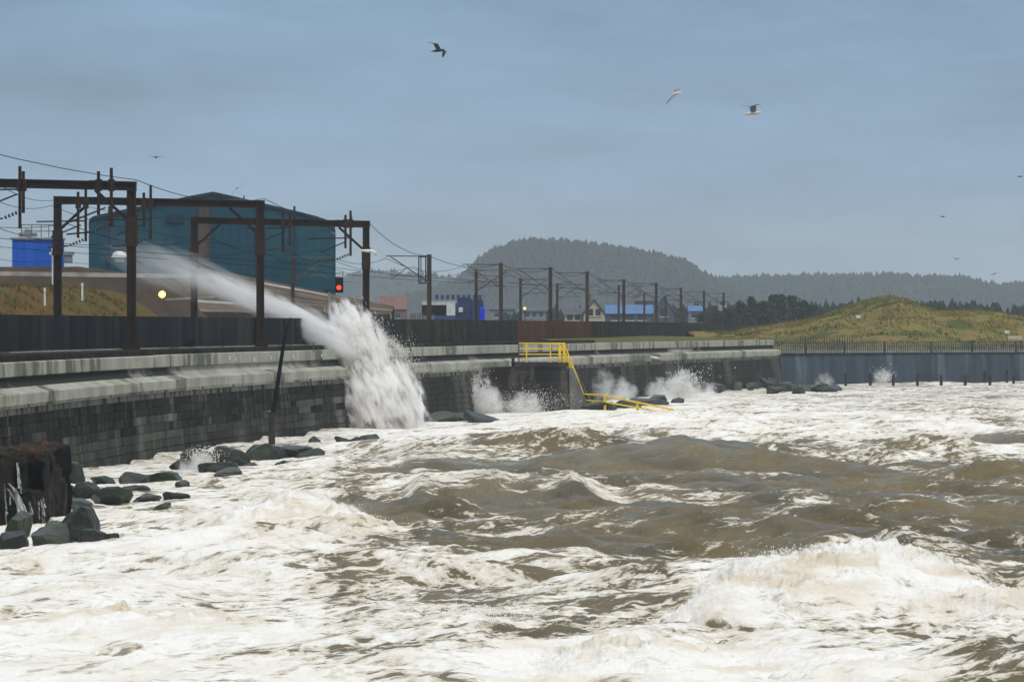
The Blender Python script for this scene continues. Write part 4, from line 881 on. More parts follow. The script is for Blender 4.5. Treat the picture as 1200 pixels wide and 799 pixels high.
gridY = [400, 440, 480, 510, 535, 560, 590, 620, 650, 680, 705, 740, 770, 799, 860]
gridX = [-100, 0, 150, 300, 450, 600, 750, 900, 1050, 1200, 1300]
G = np.array([[.6, .6, .6, .6, .6, .6, .6, .55, .5, .5, .5],
 [.7, .7, .7, .7, .75, .75, .7, .62, .58, .58, .58],
 [.72, .72, .72, .72, .85, .95, .92, .78, .68, .66, .66],
 [.72, .72, .70, .64, .78, .84, .80, .78, .68, .52, .5],
 [.7, .7, .70, .62, .54, .42, .24, .3, .64, .6, .5],
 [.7, .7, .7, .64, .46, .34, .16, .18, .3, .34, .3],
 [.7, .7, .70, .70, .44, .24, .15, .13, .14, .15, .1],
 [.75, .75, .72, .74, .34, .18, .14, .13, .12, .12, .1],
 [.82, .82, .82, .68, .10, .02, .02, .02, .06, .04, .04],
 [.9, .9, .84, .76, .62, .52, .44, .30, .62, .2, .2],
 [.82, .82, .78, .68, .62, .58, .50, .5, .8, .6, .5],
 [.88, .88, .90, .80, .64, .58, .42, .50, .52, .46, .45],
 [.98, .98, .95, .82, .58, .44, .46, .48, .42, .30, .3],
 [1.05, 1.05, 1.05, .96, .88, .84, .82, .80, .62, .34, .3], [.8, .8, .8, .8, .8, .8, .8, .8, .7, .6, .6]])
qx = np.clip(QX + warpx, gridX[0], gridX[-1]); qy = np.clip(QY + warpy, gridY[0], gridY[-1])
ix = np.clip(np.searchsorted(gridX, qx) - 1, 0, len(gridX) - 2); iy = np.clip(np.searchsorted(gridY, qy) - 1, 0, len(gridY) - 2)
gx, gy = np.array(gridX), np.array(gridY)
tx = (qx - gx[ix]) / (gx[ix + 1] - gx[ix]); ty = (qy - gy[iy]) / (gy[iy + 1] - gy[iy]); tx = tx * tx * (3 - 2 * tx); ty = ty * ty * (3 - 2 * ty)
FO = (G[iy, ix] * (1 - tx) + G[iy, ix + 1] * tx) * (1 - ty) + (G[iy + 1, ix] * (1 - tx) + G[iy + 1, ix + 1] * tx) * ty
FO += .10 * fbm(XX * .3, YY * .14, 4)
zs = Z / (Z.std() + 1e-6)
FO += .34 * sst(.55, 1.9, zs) * (.35 + fbm(XX * .35 + 9, YY * .3, 3)).clip(0, 1.2) * (QY > 500) - .10 * sst(-.2, -1.6, zs)
LUMP = np.zeros_like(Z); TAN = np.zeros_like(Z)
def ridge(pts, Yc, wf, wb, foam=0, front=0, lump=0, cut=0, wob=1.0, tan=0, streak=False):
    # pts: photo column and row of the crest; Yc: its distance (one value or one per point)
    global Z, FO, LUMP, TAN
    Yc = np.broadcast_to(np.array(Yc, float), (len(pts),)); xs = np.array([PX(p[0], y) for p, y in zip(pts, Yc)])
    hs = np.array([max(0, PZ(p[1], y)) for p, y in zip(pts, Yc)]); o = np.argsort(xs)
    yc = np.interp(XX, xs[o], Yc[o]) + wob * 1.6 * pn1(XX * .28, Yc[0]) + .4 * wob * pn1(XX * .9, Yc[0])
    edge = sst(xs.min() - 1.2, xs.min() + 1.0, XX) * (1 - sst(xs.max() - 1.0, xs.max() + 1.2, XX))
    hh = np.interp(XX, xs[o], hs[o]) * edge * (1 + .16 * pn1(XX * .6, Yc[0]) + .05 * pn1(XX * 1.3, Yc[0] + 9))
    d = YY - yc; g = np.where(d < 0, np.exp(-(d / wf) ** 2), np.exp(-(d / wb) ** 2))
    Z = Z * (1 - .7 * np.clip(g * edge, 0, 1)) + g * hh
    e = np.clip(edge, 0, 1)
    if foam: FO = FO + foam * np.exp(-(d / (wb * .8)) ** 2) * e * (d > -wf * .4)
    if front: FO = FO + front * e * np.exp(-((d + wf * .55) / (wf * .8)) ** 2)
    if cut: FO = FO - cut * e * np.exp(-((d + wf * .9) / (wf * 1.1)) ** 2)
    if lump: LUMP = np.maximum(LUMP, lump * e * np.where(d < 0, np.exp(-(d / (wf * 1.4)) ** 2), np.exp(-(d / (wb * .8)) ** 2)))
    if tan: TAN = np.maximum(TAN, tan * e * np.exp(-(d / (wb * .9)) ** 2))
# far to near
ridge([(1040, 560), (1120, 552), (1200, 556), (1260, 560)], 215, 6, 5, foam=.35)
ridge([(760, 560), (830, 553), (900, 556), (960, 563)], 205, 6, 4, foam=.4, cut=.1)
ridge([(900, 585), (980, 577), (1060, 580), (1140, 588)], 190, 6, 4, foam=.3)
ridge([(560, 620), (640, 604), (720, 606), (790, 622)], 168, 5, 4, foam=.3)
ridge([(1000, 606), (1080, 596), (1160, 599), (1240, 606)], 172, 5, 4, foam=.3)
ridge([(850, 640), (930, 628), (1000, 634)], 152, 4, 3.5, foam=.3)
ridge([(1120, 520), (1150, 511), (1180, 508), (1230, 506), (1300, 512)], 265, 7, 12, cut=.5, foam=.1)
ridge([(560, 548), (620, 541), (680, 532), (740, 522), (800, 514), (840, 517), (880, 525), (940, 537), (1010, 550)], [222, 224, 226, 228, 230, 231, 232, 234, 236], 16, 9, cut=.45, foam=.15, wob=1.4)
ridge([(455, 546), (490, 538), (520, 536), (548, 541), (575, 550)], 226, 8, 7, cut=.4, foam=.15, tan=.5)
ridge([(470, 575), (492, 563), (520, 566), (545, 560), (575, 557), (600, 562), (640, 567), (670, 561), (695, 570), (730, 582)], [186] * 10, 7, 7, foam=.55, cut=.35, lump=.25, tan=.5)
ridge([(700, 600), (760, 594), (820, 595), (870, 602)], 182, 5, 6, foam=.35, cut=.1)
ridge([(820, 612), (880, 603), (930, 607), (980, 615), (1020, 622)], 170, 6, 8, cut=.1, tan=.1)
ridge([(430, 606), (480, 598), (540, 596), (600, 602), (650, 612)], 176, 6, 8, cut=.3, tan=.2)
ridge([(240, 612), (280, 596), (310, 584), (340, 578), (380, 588), (420, 604), (450, 615), (478, 628)], [158, 159, 160, 160, 159, 157, 156, 155], 5, 6, foam=.4, front=.45, lump=.6, tan=.55)
ridge([(470, 636), (520, 630), (590, 631), (640, 634)], 158, 2.4, 3, foam=.5, lump=.1)
ridge([(600, 640), (700, 636), (800, 640), (900, 645)], 150, 5, 7, cut=.15)
ridge([(1010, 640), (1040, 628), (1070, 628), (1110, 637), (1150, 643), (1200, 650), (1260, 652)], [127] * 7, 4.5, 6, cut=.55, foam=0)
ridge([(770, 728), (800, 712), (830, 678), (860, 660), (890, 652), (930, 651), (965, 647), (1000, 641), (1040, 641), (1080, 651), (1120, 664), (1160, 680), (1210, 698), (1260, 705)], [113, 114, 115, 116, 117, 117, 117, 118, 118, 118, 118, 117, 116, 115], 4.2, 3.4, foam=.3, front=.62, lump=.85, tan=.45)
ridge([(40, 732), (80, 722), (120, 714), (170, 716), (230, 722), (300, 728), (340, 738)], 108, 3.2, 3.5, foam=.3, front=.45, lump=.6, tan=.7)
ridge([(330, 745), (380, 735), (430, 730), (480, 720), (520, 716), (560, 716), (600, 724), (640, 735), (690, 745)], [108, 108, 107.5, 107, 107, 107, 107, 107.5, 108], 5.2, 3.2, foam=.4, front=.1, lump=.4, tan=.45)
ridge([(590, 764), (620, 756), (650, 754), (690, 762)], 103, 2.5, 2.5, cut=.5)
ridge([(600, 790), (680, 774), (740, 768), (800, 772), (850, 783), (900, 795)], 96.5, 3, 3, foam=.4, front=.5, lump=.6, tan=.3)
ridge([(850, 800), (930, 788), (1000, 784), (1080, 795)], 94, 3, 3, foam=.3, front=.4, lump=.4, tan=.2)
ridge([(860, 492), (920, 486), (1000, 484), (1060, 486)], 330, 9, 9, foam=.2, lump=.2, tan=.3)
ridge([(620, 500), (700, 493), (780, 492), (860, 500)], 318, 8, 10, foam=.3, lump=.25, tan=.1)
ridge([(430, 520), (480, 508), (540, 506), (600, 512)], 290, 8, 8, foam=.3, lump=.25)
ridge([(0, 690), (60, 684), (140, 682), (220, 688)], 122, 3, 4, foam=.2, lump=.2)
# rougher, lumpy foam where it breaks; fine chop everywhere
def billow(x, y, o, g):
    r = 0; a = 1
    for i in range(o): r = r + a * (np.abs(pn(x + 31.7 * i, y - 12.9 * i)) - .25); x = x * 2.1; y = y * 2.1; a *= g
    return r
wx_, wy_ = .8 * fbm(XX * .4, YY * .5, 2), .8 * fbm(XX * .4 + 50, YY * .5, 2)
lum = billow(XX * .55 + wx_, YY * .8 + wy_, 5, .55)
Z += LUMP * (.55 * lum - .02)
FO = np.clip(FO - .07 * (QX > 380), .0, 1.15)
Z += .030 * np.clip(FO, 0, 1) * fbm(XX * 1.0 + 40, YY * 1.1, 4, .6) + .085 * (1 - .75 * sst(.35, .8, FO)) * fbm(XX * .8 - 20, YY * 1.2 + 11, 5, .62) * np.clip(1.3 - YY / 400, .2, 1)
sea = npmesh('sea', np.stack([XX, YY, Z], -1).reshape(-1, 3), grid_faces(len(rowsY), len(U)))
for nm, ar in (('foam', FO), ('tan', TAN), ('lump', LUMP)):
    a = sea.attributes.new(nm, 'FLOAT', 'POINT'); a.data.foreach_set('value', ar.astype(np.float32).ravel())
def sea_material():
    m = bpy.data.materials.new('storm_sea'); m.use_nodes = True; t = m.node_tree; t.nodes.clear(); N = t.nodes.new; L = t.links.new
    o = N('ShaderNodeOutputMaterial'); geo = N('ShaderNodeNewGeometry')
    def attr(n): a = N('ShaderNodeAttribute'); a.attribute_name = n; return a.outputs['Fac']
    def noise(s, det=6, ro=.6, dist=0):
        mp = N('ShaderNodeMapping'); mp.inputs['Scale'].default_value = s; L(geo.outputs['Position'], mp.inputs[0])
        n = N('ShaderNodeTexNoise'); n.inputs['Scale'].default_value = 1; n.inputs['Detail'].default_value = det; n.inputs['Roughness'].default_value = ro; n.inputs['Distortion'].default_value = dist; L(mp.outputs[0], n.inputs[0]); return n.outputs[0]
    def mth(op, a, b=None, c=False):
        x = N('ShaderNodeMath'); x.operation = op; x.use_clamp = c
        for i, s in enumerate((a, b)):
            if s is None: continue
            if isinstance(s, (int, float)): x.inputs[i].default_value = s
            else: L(s, x.inputs[i])
        return x.outputs[0]
    def rngs(x, a, b, lo=0, hi=1):
        r = N('ShaderNodeMapRange'); r.interpolation_type = 'SMOOTHSTEP'; L(x, r.inputs[0])
        for i, s in ((1, a), (2, b), (3, lo), (4, hi)): r.inputs[i].default_value = s
        return r.outputs[0]
    def mixc(f, a, b):
        x = N('ShaderNodeMix'); x.data_type = 'RGBA'; L(f, x.inputs[0])
        for s, i in ((a, 6), (b, 7)):
            if isinstance(s, tuple): x.inputs[i].default_value = (*s, 1)
            else: L(s, x.inputs[i])
        return x.outputs[2]
    F_ = attr('foam')
    n0 = noise((1.9, 3.2, 2.0), 8, .68, .5); n1 = noise((.42, .85, .8), 6, .6, .9); n2 = noise((.2, .17, .3), 4, .55, .5); n3 = noise((.85, 1.9, 1.2), 5, .6, .8)
    nn = mth('ADD', mth('ADD', mth('MULTIPLY', n1, .36), mth('MULTIPLY', n2, .18)), mth('MULTIPLY', n0, .46))
    web = mth('MULTIPLY', rngs(mth('ABSOLUTE', mth('SUBTRACT', n3, .5)), .0, .085), rngs(mth('ABSOLUTE', mth('SUBTRACT', n1, .5)), .0, .07))     # thin foam webs
    nu = mth('ADD', mth('MULTIPLY', rngs(nn, .39, .61), .66), mth('MULTIPLY', web, .34))
    df = mth('SUBTRACT', F_, nu)
    mask = rngs(df, -.10, .10)
    water = N('ShaderNodeBsdfPrincipled'); foam = N('ShaderNodeBsdfPrincipled')
    wn = rngs(noise((.3, .25, .4), 6), .36, .64)
    wc = mixc(wn, (.235, .182, .088), (.130, .110, .062))
    wc = mixc(rngs(mth('ADD', F_, mth('MULTIPLY', n1, .5)), .45, 1.2), wc, (.27, .225, .145))     # aerated water
    L(wc, water.inputs['Base Color']); water.inputs['Roughness'].default_value = .2; water.inputs['IOR'].default_value = 1.33; water.inputs['Specular IOR Level'].default_value = .42
    b1 = N('ShaderNodeBump'); b1.inputs['Strength'].default_value = 1; b1.inputs['Distance'].default_value = .34; L(noise((1.5, 2.3, 2), 10, .72), b1.inputs['Height']); L(b1.outputs[0], water.inputs['Normal'])
    fn_ = rngs(noise((.4, .5, 1.4), 5, .6), .42, .66)
    tanf = mth('MULTIPLY', mth('ADD', attr('tan'), .36), fn_, True)
    c = mixc(tanf, (.84, .82, .77), (.62, .50, .34))
    thin = rngs(df, -.05, .5)
    c = mixc(thin, (.54, .48, .37), c)
    L(c, foam.inputs['Base Color']); foam.inputs['Roughness'].default_value = .75; foam.inputs['Specular IOR Level'].default_value = .25
    b2 = N('ShaderNodeBump'); b2.inputs['Strength'].default_value = 1; b2.inputs['Distance'].default_value = .12; L(noise((2.2, 2.4, 3), 7, .68), b2.inputs['Height']); L(b2.outputs[0], foam.inputs['Normal'])
    ms = N('ShaderNodeMixShader'); L(mask, ms.inputs[0]); L(water.outputs[0], ms.inputs[1]); L(foam.outputs[0], ms.inputs[2]); L(ms.outputs[0], o.inputs[0])
    return m
so = link('sea', sea, sea_material(), smooth=True, kind='structure')

# ------------------------------------------------------------------ spray: volumes and droplets
def spray_volume(name, lobes, label, nscale=1.0, stretch=(1, 1, 1), colour=(.995, .993, .99), lo=.34, hi=.62, step=.35, along=None, pull=4.0):
    # lobes: (centre, axis end or None, radii(across, along), density)
    m = bpy.data.materials.new(name + '_mist'); m.use_nodes = True; t = m.node_tree; t.nodes.clear(); N = t.nodes.new; L = t.links.new
    o = N('ShaderNodeOutputMaterial'); pv = N('ShaderNodeVolumePrincipled'); L(pv.outputs[0], o.inputs['Volume'])
    pv.inputs['Color'].default_value = (*colour, 1); pv.inputs['Anisotropy'].default_value = 0
    geo = N('ShaderNodeNewGeometry'); tot = None; hull = []
    mp0 = N('ShaderNodeMapping'); mp0.inputs['Scale'].default_value = [nscale * s for s in stretch]; L(geo.outputs['Position'], mp0.inputs[0])
    if along is not None:
        mp0.vector_type = 'TEXTURE'; mp0.inputs['Rotation'].default_value = Vector(along).to_track_quat('Z', 'Y').to_euler(); mp0.inputs['Scale'].default_value = (1 / nscale, 1 / nscale, pull / nscale)
    nz = N('ShaderNodeTexNoise'); nz.inputs['Scale'].default_value = 1; nz.inputs['Detail'].default_value = 5; nz.inputs['Roughness'].default_value = .62; nz.inputs['Distortion'].default_value = .4; L(mp0.outputs[0], nz.inputs[0])
    nr = N('ShaderNodeMapRange'); nr.inputs[1].default_value = lo; nr.inputs[2].default_value = hi; nr.inputs[3].default_value = -.55; nr.inputs[4].default_value = .55; nr.clamp = False; L(nz.outputs[0], nr.inputs[0])
    for c0, c1, rad, ext, dens in lobes:
        c0, c1 = Vector(c0), Vector(c1); ax = (c1 - c0); q = ax.to_track_quat('Z', 'Y'); mid = (c0 + c1) / 2; ln = ax.length / 2 + ext
        mp = N('ShaderNodeMapping'); mp.vector_type = 'TEXTURE'; mp.inputs['Location'].default_value = mid; mp.inputs['Rotation'].default_value = q.to_euler(); mp.inputs['Scale'].default_value = (rad, rad, ln)
        L(geo.outputs['Position'], mp.inputs[0]); ln_ = N('ShaderNodeVectorMath'); ln_.operation = 'LENGTH'; L(mp.outputs[0], ln_.inputs[0])
        ad = N('ShaderNodeMath'); ad.operation = 'SUBTRACT'; L(ln_.outputs['Value'], ad.inputs[0]); L(nr.outputs[0], ad.inputs[1])
        r = N('ShaderNodeMapRange'); r.interpolation_type = 'SMOOTHSTEP'; r.inputs[1].default_value = 1.0; r.inputs[2].default_value = .2; r.inputs[3].default_value = 0; r.inputs[4].default_value = dens; L(ad.outputs[0], r.inputs[0])
        # never past the hull
        lim = N('ShaderNodeMapRange'); lim.interpolation_type = 'SMOOTHSTEP'; lim.inputs[1].default_value = 1.3; lim.inputs[2].default_value = 1.0; L(ln_.outputs['Value'], lim.inputs[0])
        ml = N('ShaderNodeMath'); ml.operation = 'MULTIPLY'; L(r.outputs[0], ml.inputs[0]); L(lim.outputs[0], ml.inputs[1])
        if tot is None: tot = ml.outputs[0]
        else:
            mxn = N('ShaderNodeMath'); mxn.operation = 'MAXIMUM'; L(tot, mxn.inputs[0]); L(ml.outputs[0], mxn.inputs[1]); tot = mxn.outputs[0]
        for i in range(8):
            for j in range(5):
                a = i * math.pi / 4; b = -math.pi / 2 + j * math.pi / 4
                hull.append(mid + q @ Vector((math.cos(a) * math.cos(b) * rad, math.sin(a) * math.cos(b) * rad, math.sin(b) * ln)) * 1.33)
    L(tot, pv.inputs['Density'])
    m.cycles.volume_step_rate = step
    bm = bmesh.new()
    for p in hull: bm.verts.new(p)
    bmesh.ops.convex_hull(bm, input=bm.verts); bmesh.ops.delete(bm, geom=[v for v in bm.verts if not v.link_faces], context='VERTS')
    me = bpy.data.meshes.new(name); bm.to_mesh(me); bm.free()
    return link(name, me, m, kind='stuff', label=label, cat='spray')
YP = 336
spray_volume('wave_splash', [
    (P(440, 505, YP), P(432, 440, YP), 2.8, 1.2, 9.0),
    (P(468, 505, YP), P(452, 450, YP), 1.9, .8, 9.0),
    (P(440, 445, YP), P(408, 378, YP + 1), 1.6, 1.2, 7),
    (P(404, 505, YP - 1), P(398, 455, YP), 1.7, .8, 4.0),
    (P(392, 506, YP - 2), P(508, 504, YP - 1), 1.15, .6, 1.1),
], 'towering white wave burst exploding against the sea wall', 2.2, lo=.36, hi=.62, along=P(405, 375, YP) - P(455, 500, YP), pull=2.8, colour=(.998, .990, .978), step=.25)
spray_volume('spray_jet', [
    (P(430, 425, YP), P(310, 352, YP - 6), 1.25, 1.5, 2.4),
    (P(350, 374, YP - 5), P(205, 312, YP - 14), 1.1, 2.5, 1.3),
    (P(270, 338, YP - 9), P(130, 292, YP - 20), 1.7, 1.0, .22),
], 'long diagonal jet of spray blown inland over the parapet', 1.6, (1, 1, 1), along=P(205, 312, YP - 14) - P(430, 425, YP), pull=7, colour=(.998, .998, .998), step=.35, lo=.25, hi=.8)
spray_volume('surf_splash', [(P(575, 488, 392), P(560, 455, 393), 1.4, .5, 1.2), (P(610, 488, 392), P(622, 470, 393), 1.3, .4, 1.0), (P(556, 450, 394), P(552, 440, 394), .8, .5, .35)], 'white splash bursting against the front of the landing stage', 1.3, step=.3)
spray_volume('surf_splash', [(P(800, 468, 478), P(797, 446, 480), 1.7, .6, .8), (P(775, 466, 476), P(770, 455, 478), 1.5, .5, .5), (P(825, 468, 478), P(830, 460, 480), 1.2, .4, .7)], 'white splash against the sea wall between steps and armour rocks', 1.1, step=.3)
spray_volume('surf_splash', [(P(712, 470, 440), P(708, 440, 444), 1.1, .5, .25), (P(730, 468, 440), P(728, 456, 444), 1.3, .5, .35)], 'faint spray beside the stairs of the landing stage', 1.1, step=.3)
spray_volume('surf_splash', [(P(1036, 449, 585), P(1035, 440, 586), 1.3, .4, .6), (P(968, 452, 570), P(966, 447, 571), 1.2, .4, .4)], 'small splash against the promenade wall near the groyne posts', 1.1, step=.3)
spray_volume('surf_splash', [(P(238, 556, 226), P(234, 538, 227), .55, .25, 2.5), (P(226, 556, 226), P(215, 550, 227), .5, .2, 1.2)], 'small splash leaping off the boulders under the blockwork', 2.2, step=.3)
spray_volume('crest_spray', [(P(835, 690, 116.5), P(900, 652, 117.5), .4, .4, .2), (P(905, 655, 117.5), P(1050, 640, 118), .35, .5, .22), (P(820, 715, 114), P(870, 690, 115), .4, .4, .15)], 'fine white mist torn off the big foreground breaker', 2.0, step=.4)
spray_volume('crest_spray', [(P(300, 592, 160), P(345, 578, 160), .5, .4, .5), (P(345, 580, 160), P(430, 605, 158), .42, .5, .4), (P(400, 620, 156), P(460, 632, 155), .4, .3, .35)], 'fine white mist torn off the breaker before the boulders', 1.8, step=.4)
ST = []
def strands_along(a, b, wid, n, ln, smin, smax, jit=.18):
    a, b = np.array(a), np.array(b); d = (b - a); d /= np.linalg.norm(d); t = rng.random(n)[:, None]
    p = a + (b - a) * t + rng.normal(0, 1, (n, 3)) * wid * (.5 + .5 * t); dd = d + rng.normal(0, jit, (n, 3))
    ST.append((p, dd, rng.uniform(.2, 1, n) * ln, rng.uniform(smin, smax, n)))
strands_along(P(445, 505, YP - .8), P(415, 385, YP), .8, 5200, .6, .008, .022, .09)
strands_along(P(475, 500, YP - .8), P(452, 430, YP), .55, 3600, .5, .008, .022, .09)
strands_along(P(402, 505, YP - 1), P(405, 450, YP), .5, 1600, .45, .008, .02, .1)
strands_along(P(430, 425, YP - .5), P(310, 352, YP - 6), .38, 1500, .6, .008, .022, .08)
strands_along(P(310, 352, YP - 6), P(215, 315, YP - 14), .4, 600, .6, .006, .016, .08)
strands_along(P(575, 488, 391.5), P(560, 450, 392), .6, 700, .3, .012, .035, .4)
strands_along(P(620, 488, 391.5), P(625, 470, 392), .7, 600, .25, .012, .035, .5)
strands_along(P(800, 468, 477), P(800, 444, 478), .8, 600, .35, .015, .04, .5)
# droplets
DR = []
def burst(c0, c1, spread, n, smin, smax, up=0):
    c0, c1 = np.array(c0), np.array(c1); t = rng.random(n)[:, None]
    p = c0 + (c1 - c0) * t + rng.normal(0, 1, (n, 3)) * np.array(spread) * (.4 + t)
    DR.append((p, rng.uniform(smin, smax, n) * rng.random(n) ** .8 + smin))
burst(P(488, 490, YP), P(470, 410, YP), (.4, .6, .4), 6000, .006, .026)
burst(P(470, 410, YP), P(425, 378, YP), (.32, .5, .3), 3000, .006, .024)
burst(P(395, 495, YP), P(395, 440, YP), (.3, .5, .35), 1800, .006, .022)
burst(P(560, 480, 392), P(640, 470, 392), (1.3, .8, .42), 5200, .007, .026)
burst(P(560, 470, 392), P(552, 440, 393), (.5, .5, .4), 400, .012, .045)
burst(P(790, 460, 478), P(812, 445, 479), (1.0, .8, .55), 900, .018, .06)
burst(P(240, 552, 226), P(238, 528, 226), (.35, .4, .12), 1100, .008, .03)
burst(P(1036, 446, 585), P(1035, 436, 586), (.6, .5, .3), 250, .02, .06)
for pts, Yq, n in (([(830, 676), (900, 650), (965, 645), (1040, 640), (1100, 656)], 117.5, 2200), ([(290, 592), (340, 577), (400, 596), (450, 615)], 159.5, 1300), ([(490, 561), (575, 556), (600, 561)], 186, 500), ([(640, 567), (690, 563)], 186, 300), ([(480, 719), (560, 714), (620, 726)], 107, 600), ([(620, 775), (740, 766), (850, 780)], 96.5, 800)):
    for a, b in zip(pts[:-1], pts[1:]):
        burst(P(a[0], a[1], Yq), P(b[0], b[1], Yq), (.3, .8, .07), n // (len(pts) - 1), .005, .022)
p = np.concatenate([d[0] for d in DR]); s = np.concatenate([d[1] for d in DR]); ok = p[:, 2] > -.1; p, s = p[ok], s[ok]
octv = np.array([(1, 0, 0), (-1, 0, 0), (0, 1, 0), (0, -1, 0), (0, 0, 1), (0, 0, -1)]); octf = np.array([(0, 2, 4), (2, 1, 4), (1, 3, 4), (3, 0, 4), (2, 0, 5), (1, 2, 5), (3, 1, 5), (0, 3, 5)])
v = p[:, None] + octv[None] * s[:, None, None] * rng.uniform(.6, 1.4, (len(p), 6, 1)); f = octf[None] + (np.arange(len(p)) * 6)[:, None, None]
sp = np.concatenate([a[0] for a in ST]); sdv = np.concatenate([a[1] for a in ST]); sl = np.concatenate([a[2] for a in ST]); sr = np.concatenate([a[3] for a in ST])
sv = np.stack([sp + np.array([1., 0, 0]) * sr[:, None], sp - np.array([.5, .87, 0]) * sr[:, None], sp + np.array([-.5, .87, 0]) * sr[:, None], sp + sdv * sl[:, None] * .5, sp - sdv * sl[:, None] * .5], 1)
sf = np.array([(0, 1, 3), (1, 2, 3), (2, 0, 3), (1, 0, 4), (2, 1, 4), (0, 2, 4)])[None] + (np.arange(len(sp)) * 5)[:, None, None]
link('spray_strands', npmesh('spray_strands', sv.reshape(-1, 3), sf.reshape(-1, 3)), M['droplet'], kind='stuff', label='ragged white water strands streaking through the wave bursts', cat='spray')
link('spray_droplets', npmesh('spray_droplets', v.reshape(-1, 3), f.reshape(-1, 3)), M['droplet'], kind='stuff', label='flying white droplets thrown up by the breaking waves', cat='spray')

# ------------------------------------------------------------------ gulls
def gull(px, py, Y, body, wings, mat, label, blen=.55):
    # body: direction of the bill in the picture plane (dx, dy, depth); wings: two lists of joints, metres from the shoulder (right, up, away)
    c = P(px, py, Y); d = Vector((body[0], body[2], body[1])).normalized(); up = Vector((0, 0, 1)); sd2 = d.cross(up).normalized(); up = sd2.cross(d)
    v = []; f = []; wv = []; n = 8
    for k, (t, r) in enumerate(((-.62, .015), (-.5, .085), (-.36, .06), (-.2, .10), (0, .125), (.16, .12), (.27, .085), (.34, .078), (.42, .06), (.47, .03), (.56, .008))):
        flat = .35 if k < 2 else 1
        for i in range(n):
            a = 2 * math.pi * i / n; v.append(d * (t * blen / .55 * .86) + sd2 * math.cos(a) * r * .72 + up * math.sin(a) * r * .72 * flat); wv.append(.0 if k > 1 else .1)
    m = 11
    f += [(k * n + i, k * n + (i + 1) % n, (k + 1) * n + (i + 1) % n, (k + 1) * n + i) for k in range(m - 1) for i in range(n)] + [tuple(range(n)), tuple((m - 1) * n + i for i in range(n))]
    for jt in wings:
        pts = [Vector((0, 0, 0)) + d * .06] + [Vector((x, z, y)) * 1.22 for x, y, z in jt]
        pts = [pts[0].lerp(pts[1], t) for t in (0, .5)] + [pts[1].lerp(pts[2], t) for t in (0, .5, .85)] + [pts[2]]
        ch = [.27, .29, .25, .18, .09, .015]; th = [.035, .03, .022, .014, .01, .006]
        b = len(v)
        for k, q in enumerate(pts):
            cd_ = (d * 1.0 - (pts[-1] - pts[0]).normalized() * .25 * (k > 2)).normalized(); tn = (pts[-1] - pts[0]).cross(d); tn = tn.normalized() if tn.length > 1e-4 else up
            for (a, e) in ((.5, 0), (0, 1), (-.5, 0), (0, -1)): v.append(q + cd_ * ch[k] * a + tn * th[k] * e); wv.append([.2, .3, .5, .65, .85, 1][k])
        f += [(b + k * 4 + i, b + k * 4 + (i + 1) % 4, b + k * 4 + 4 + (i + 1) % 4, b + k * 4 + 4 + i) for k in range(5) for i in range(4)] + [tuple(b + 20 + i for i in range(4)), tuple(b + i for i in range(4))]
    me = bpy.data.meshes.new('gull'); me.from_pydata([tuple(q) for q in v], [], f); me.update()
    a = me.attributes.new('wing', 'FLOAT', 'POINT'); a.data.foreach_set('value', np.array(wv, dtype=np.float32))
    return link('gull', me, mat, None, True, loc=c, label=label, cat='gull', group='gulls in the storm wind')
gull(513.5, 59.5, 290, (1, .12, -.35), [[(-.12, .32, .12), (-.52, .40, .3)], [(.30, -.06, -.35), (.22, -.36, -.5)]], M['gull_dark'], 'large black silhouetted gull gliding high with bent wings', .5)
gull(792, 110, 290, (1, .25, -.2), [[(.05, .20, .3), (.28, .30, .5)], [(-.18, -.18, -.3), (-.46, -.5, -.45)]], M['gull_white'], 'pale gull banking with one wing pointing down and back', .45)
gull(882, 133, 260, (1, .1, -.15), [[(-.02, .28, .2), (-.45, .34, .45)], [(.02, .30, -.25), (.28, .36, -.6)]], M['gull_white'], 'pale gull flying level with wings raised straight over its back', .6)
gull(183, 184.5, 480, (.3, .05, -1), [[(-.25, .06, 0), (-.55, .1, 0)], [(.25, .06, 0), (.5, .05, 0)]], M['gull_dark'], 'tiny dark gull high above the first portal')
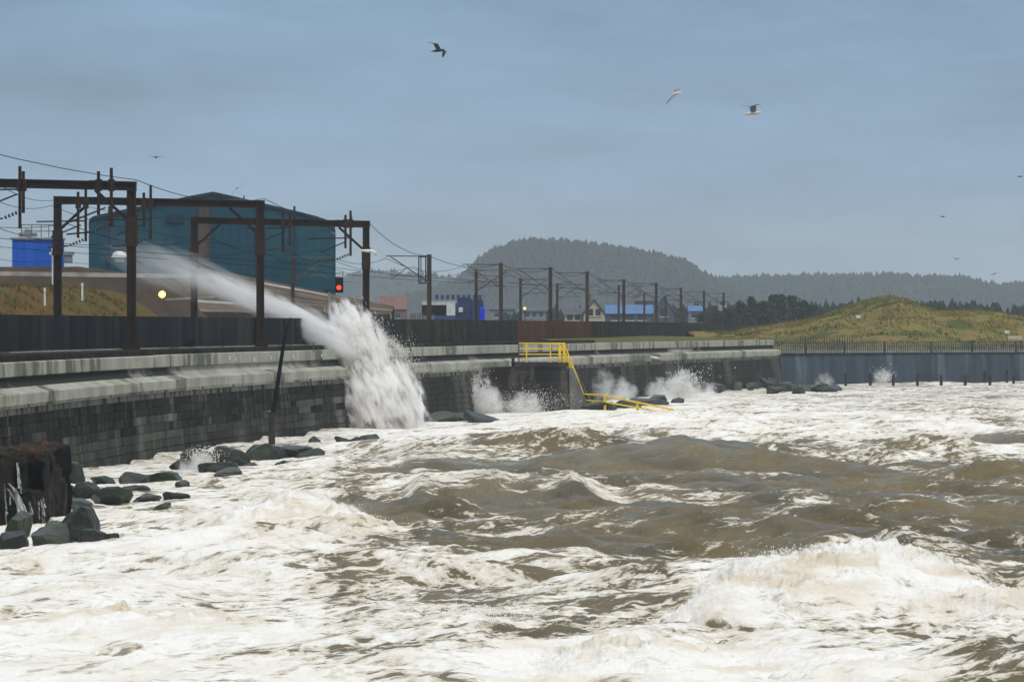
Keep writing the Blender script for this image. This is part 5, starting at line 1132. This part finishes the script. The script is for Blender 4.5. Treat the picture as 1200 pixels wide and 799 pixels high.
gull(278, 220, 400, (.2, .2, -1), [[(.2, .22, 0), (.42, .34, 0)], [(-.12, -.12, 0), (-.3, -.42, 0)]], M['gull_pale'], 'small white gull tilting just above the shed gable', .35)
gull(431, 294, 300, (1, -.05, -.2), [[(-.25, .06, .3), (-.62, .06, .55)], [(.25, -.02, -.3), (.42, -.22, -.4)]], M['gull_pale'], 'white gull passing in front of the third portal post', .6)
gull(1105, 254, 620, (.4, 0, -1), [[(-.28, .04, 0), (-.42, .02, 0)], [(.2, .06, 0), (.36, 0, 0)]], M['gull_dark'], 'tiny dark gull soaring above the long ridge')
gull(1121, 303.5, 760, (.3, 0, -1), [[(-.3, .1, 0), (-.6, .06, 0)], [(.3, .1, 0), (.6, .08, 0)]], M['gull_dark'], 'tiny distant gull with level wings just above the ridge')
gull(1165, 321, 760, (.3, .1, -1), [[(-.28, -.1, 0), (-.6, -.12, 0)], [(.3, .12, 0), (.6, .12, 0)]], M['gull_dark'], 'tiny distant gull with tilted wings skimming the ridge line')
gull(1195.5, 207, 620, (.4, 0, -1), [[(-.25, .03, 0), (-.45, .02, 0)], [(.22, .06, 0), (.4, .02, 0)]], M['gull_dark'], 'tiny dark gull over open sky to seaward')
gull(768, 419, 470, (1, -.15, -.2), [[(-.2, .1, .1), (-.42, .14, .2)], [(.2, -.02, -.2), (.4, -.1, -.3)]], M['gull_pale'], 'white gull flying low in front of the sea wall coping', .55)

# ------------------------------------------------------------------ haze
hm = bpy.data.materials.new('sea_haze'); hm.use_nodes = True; t = hm.node_tree; t.nodes.clear()
ho = t.nodes.new('ShaderNodeOutputMaterial'); hv = t.nodes.new('ShaderNodeVolumePrincipled'); t.links.new(hv.outputs[0], ho.inputs['Volume'])
hv.inputs['Density'].default_value = .00012; hv.inputs['Color'].default_value = (.80, .88, .96, 1); hv.inputs['Anisotropy'].default_value = .1
MB().box((0, 4600, 56), (5400, 9400, 118)).build('haze', hm, kind='stuff', label='pale sea haze and drifting spray over the whole shore', cat='haze')
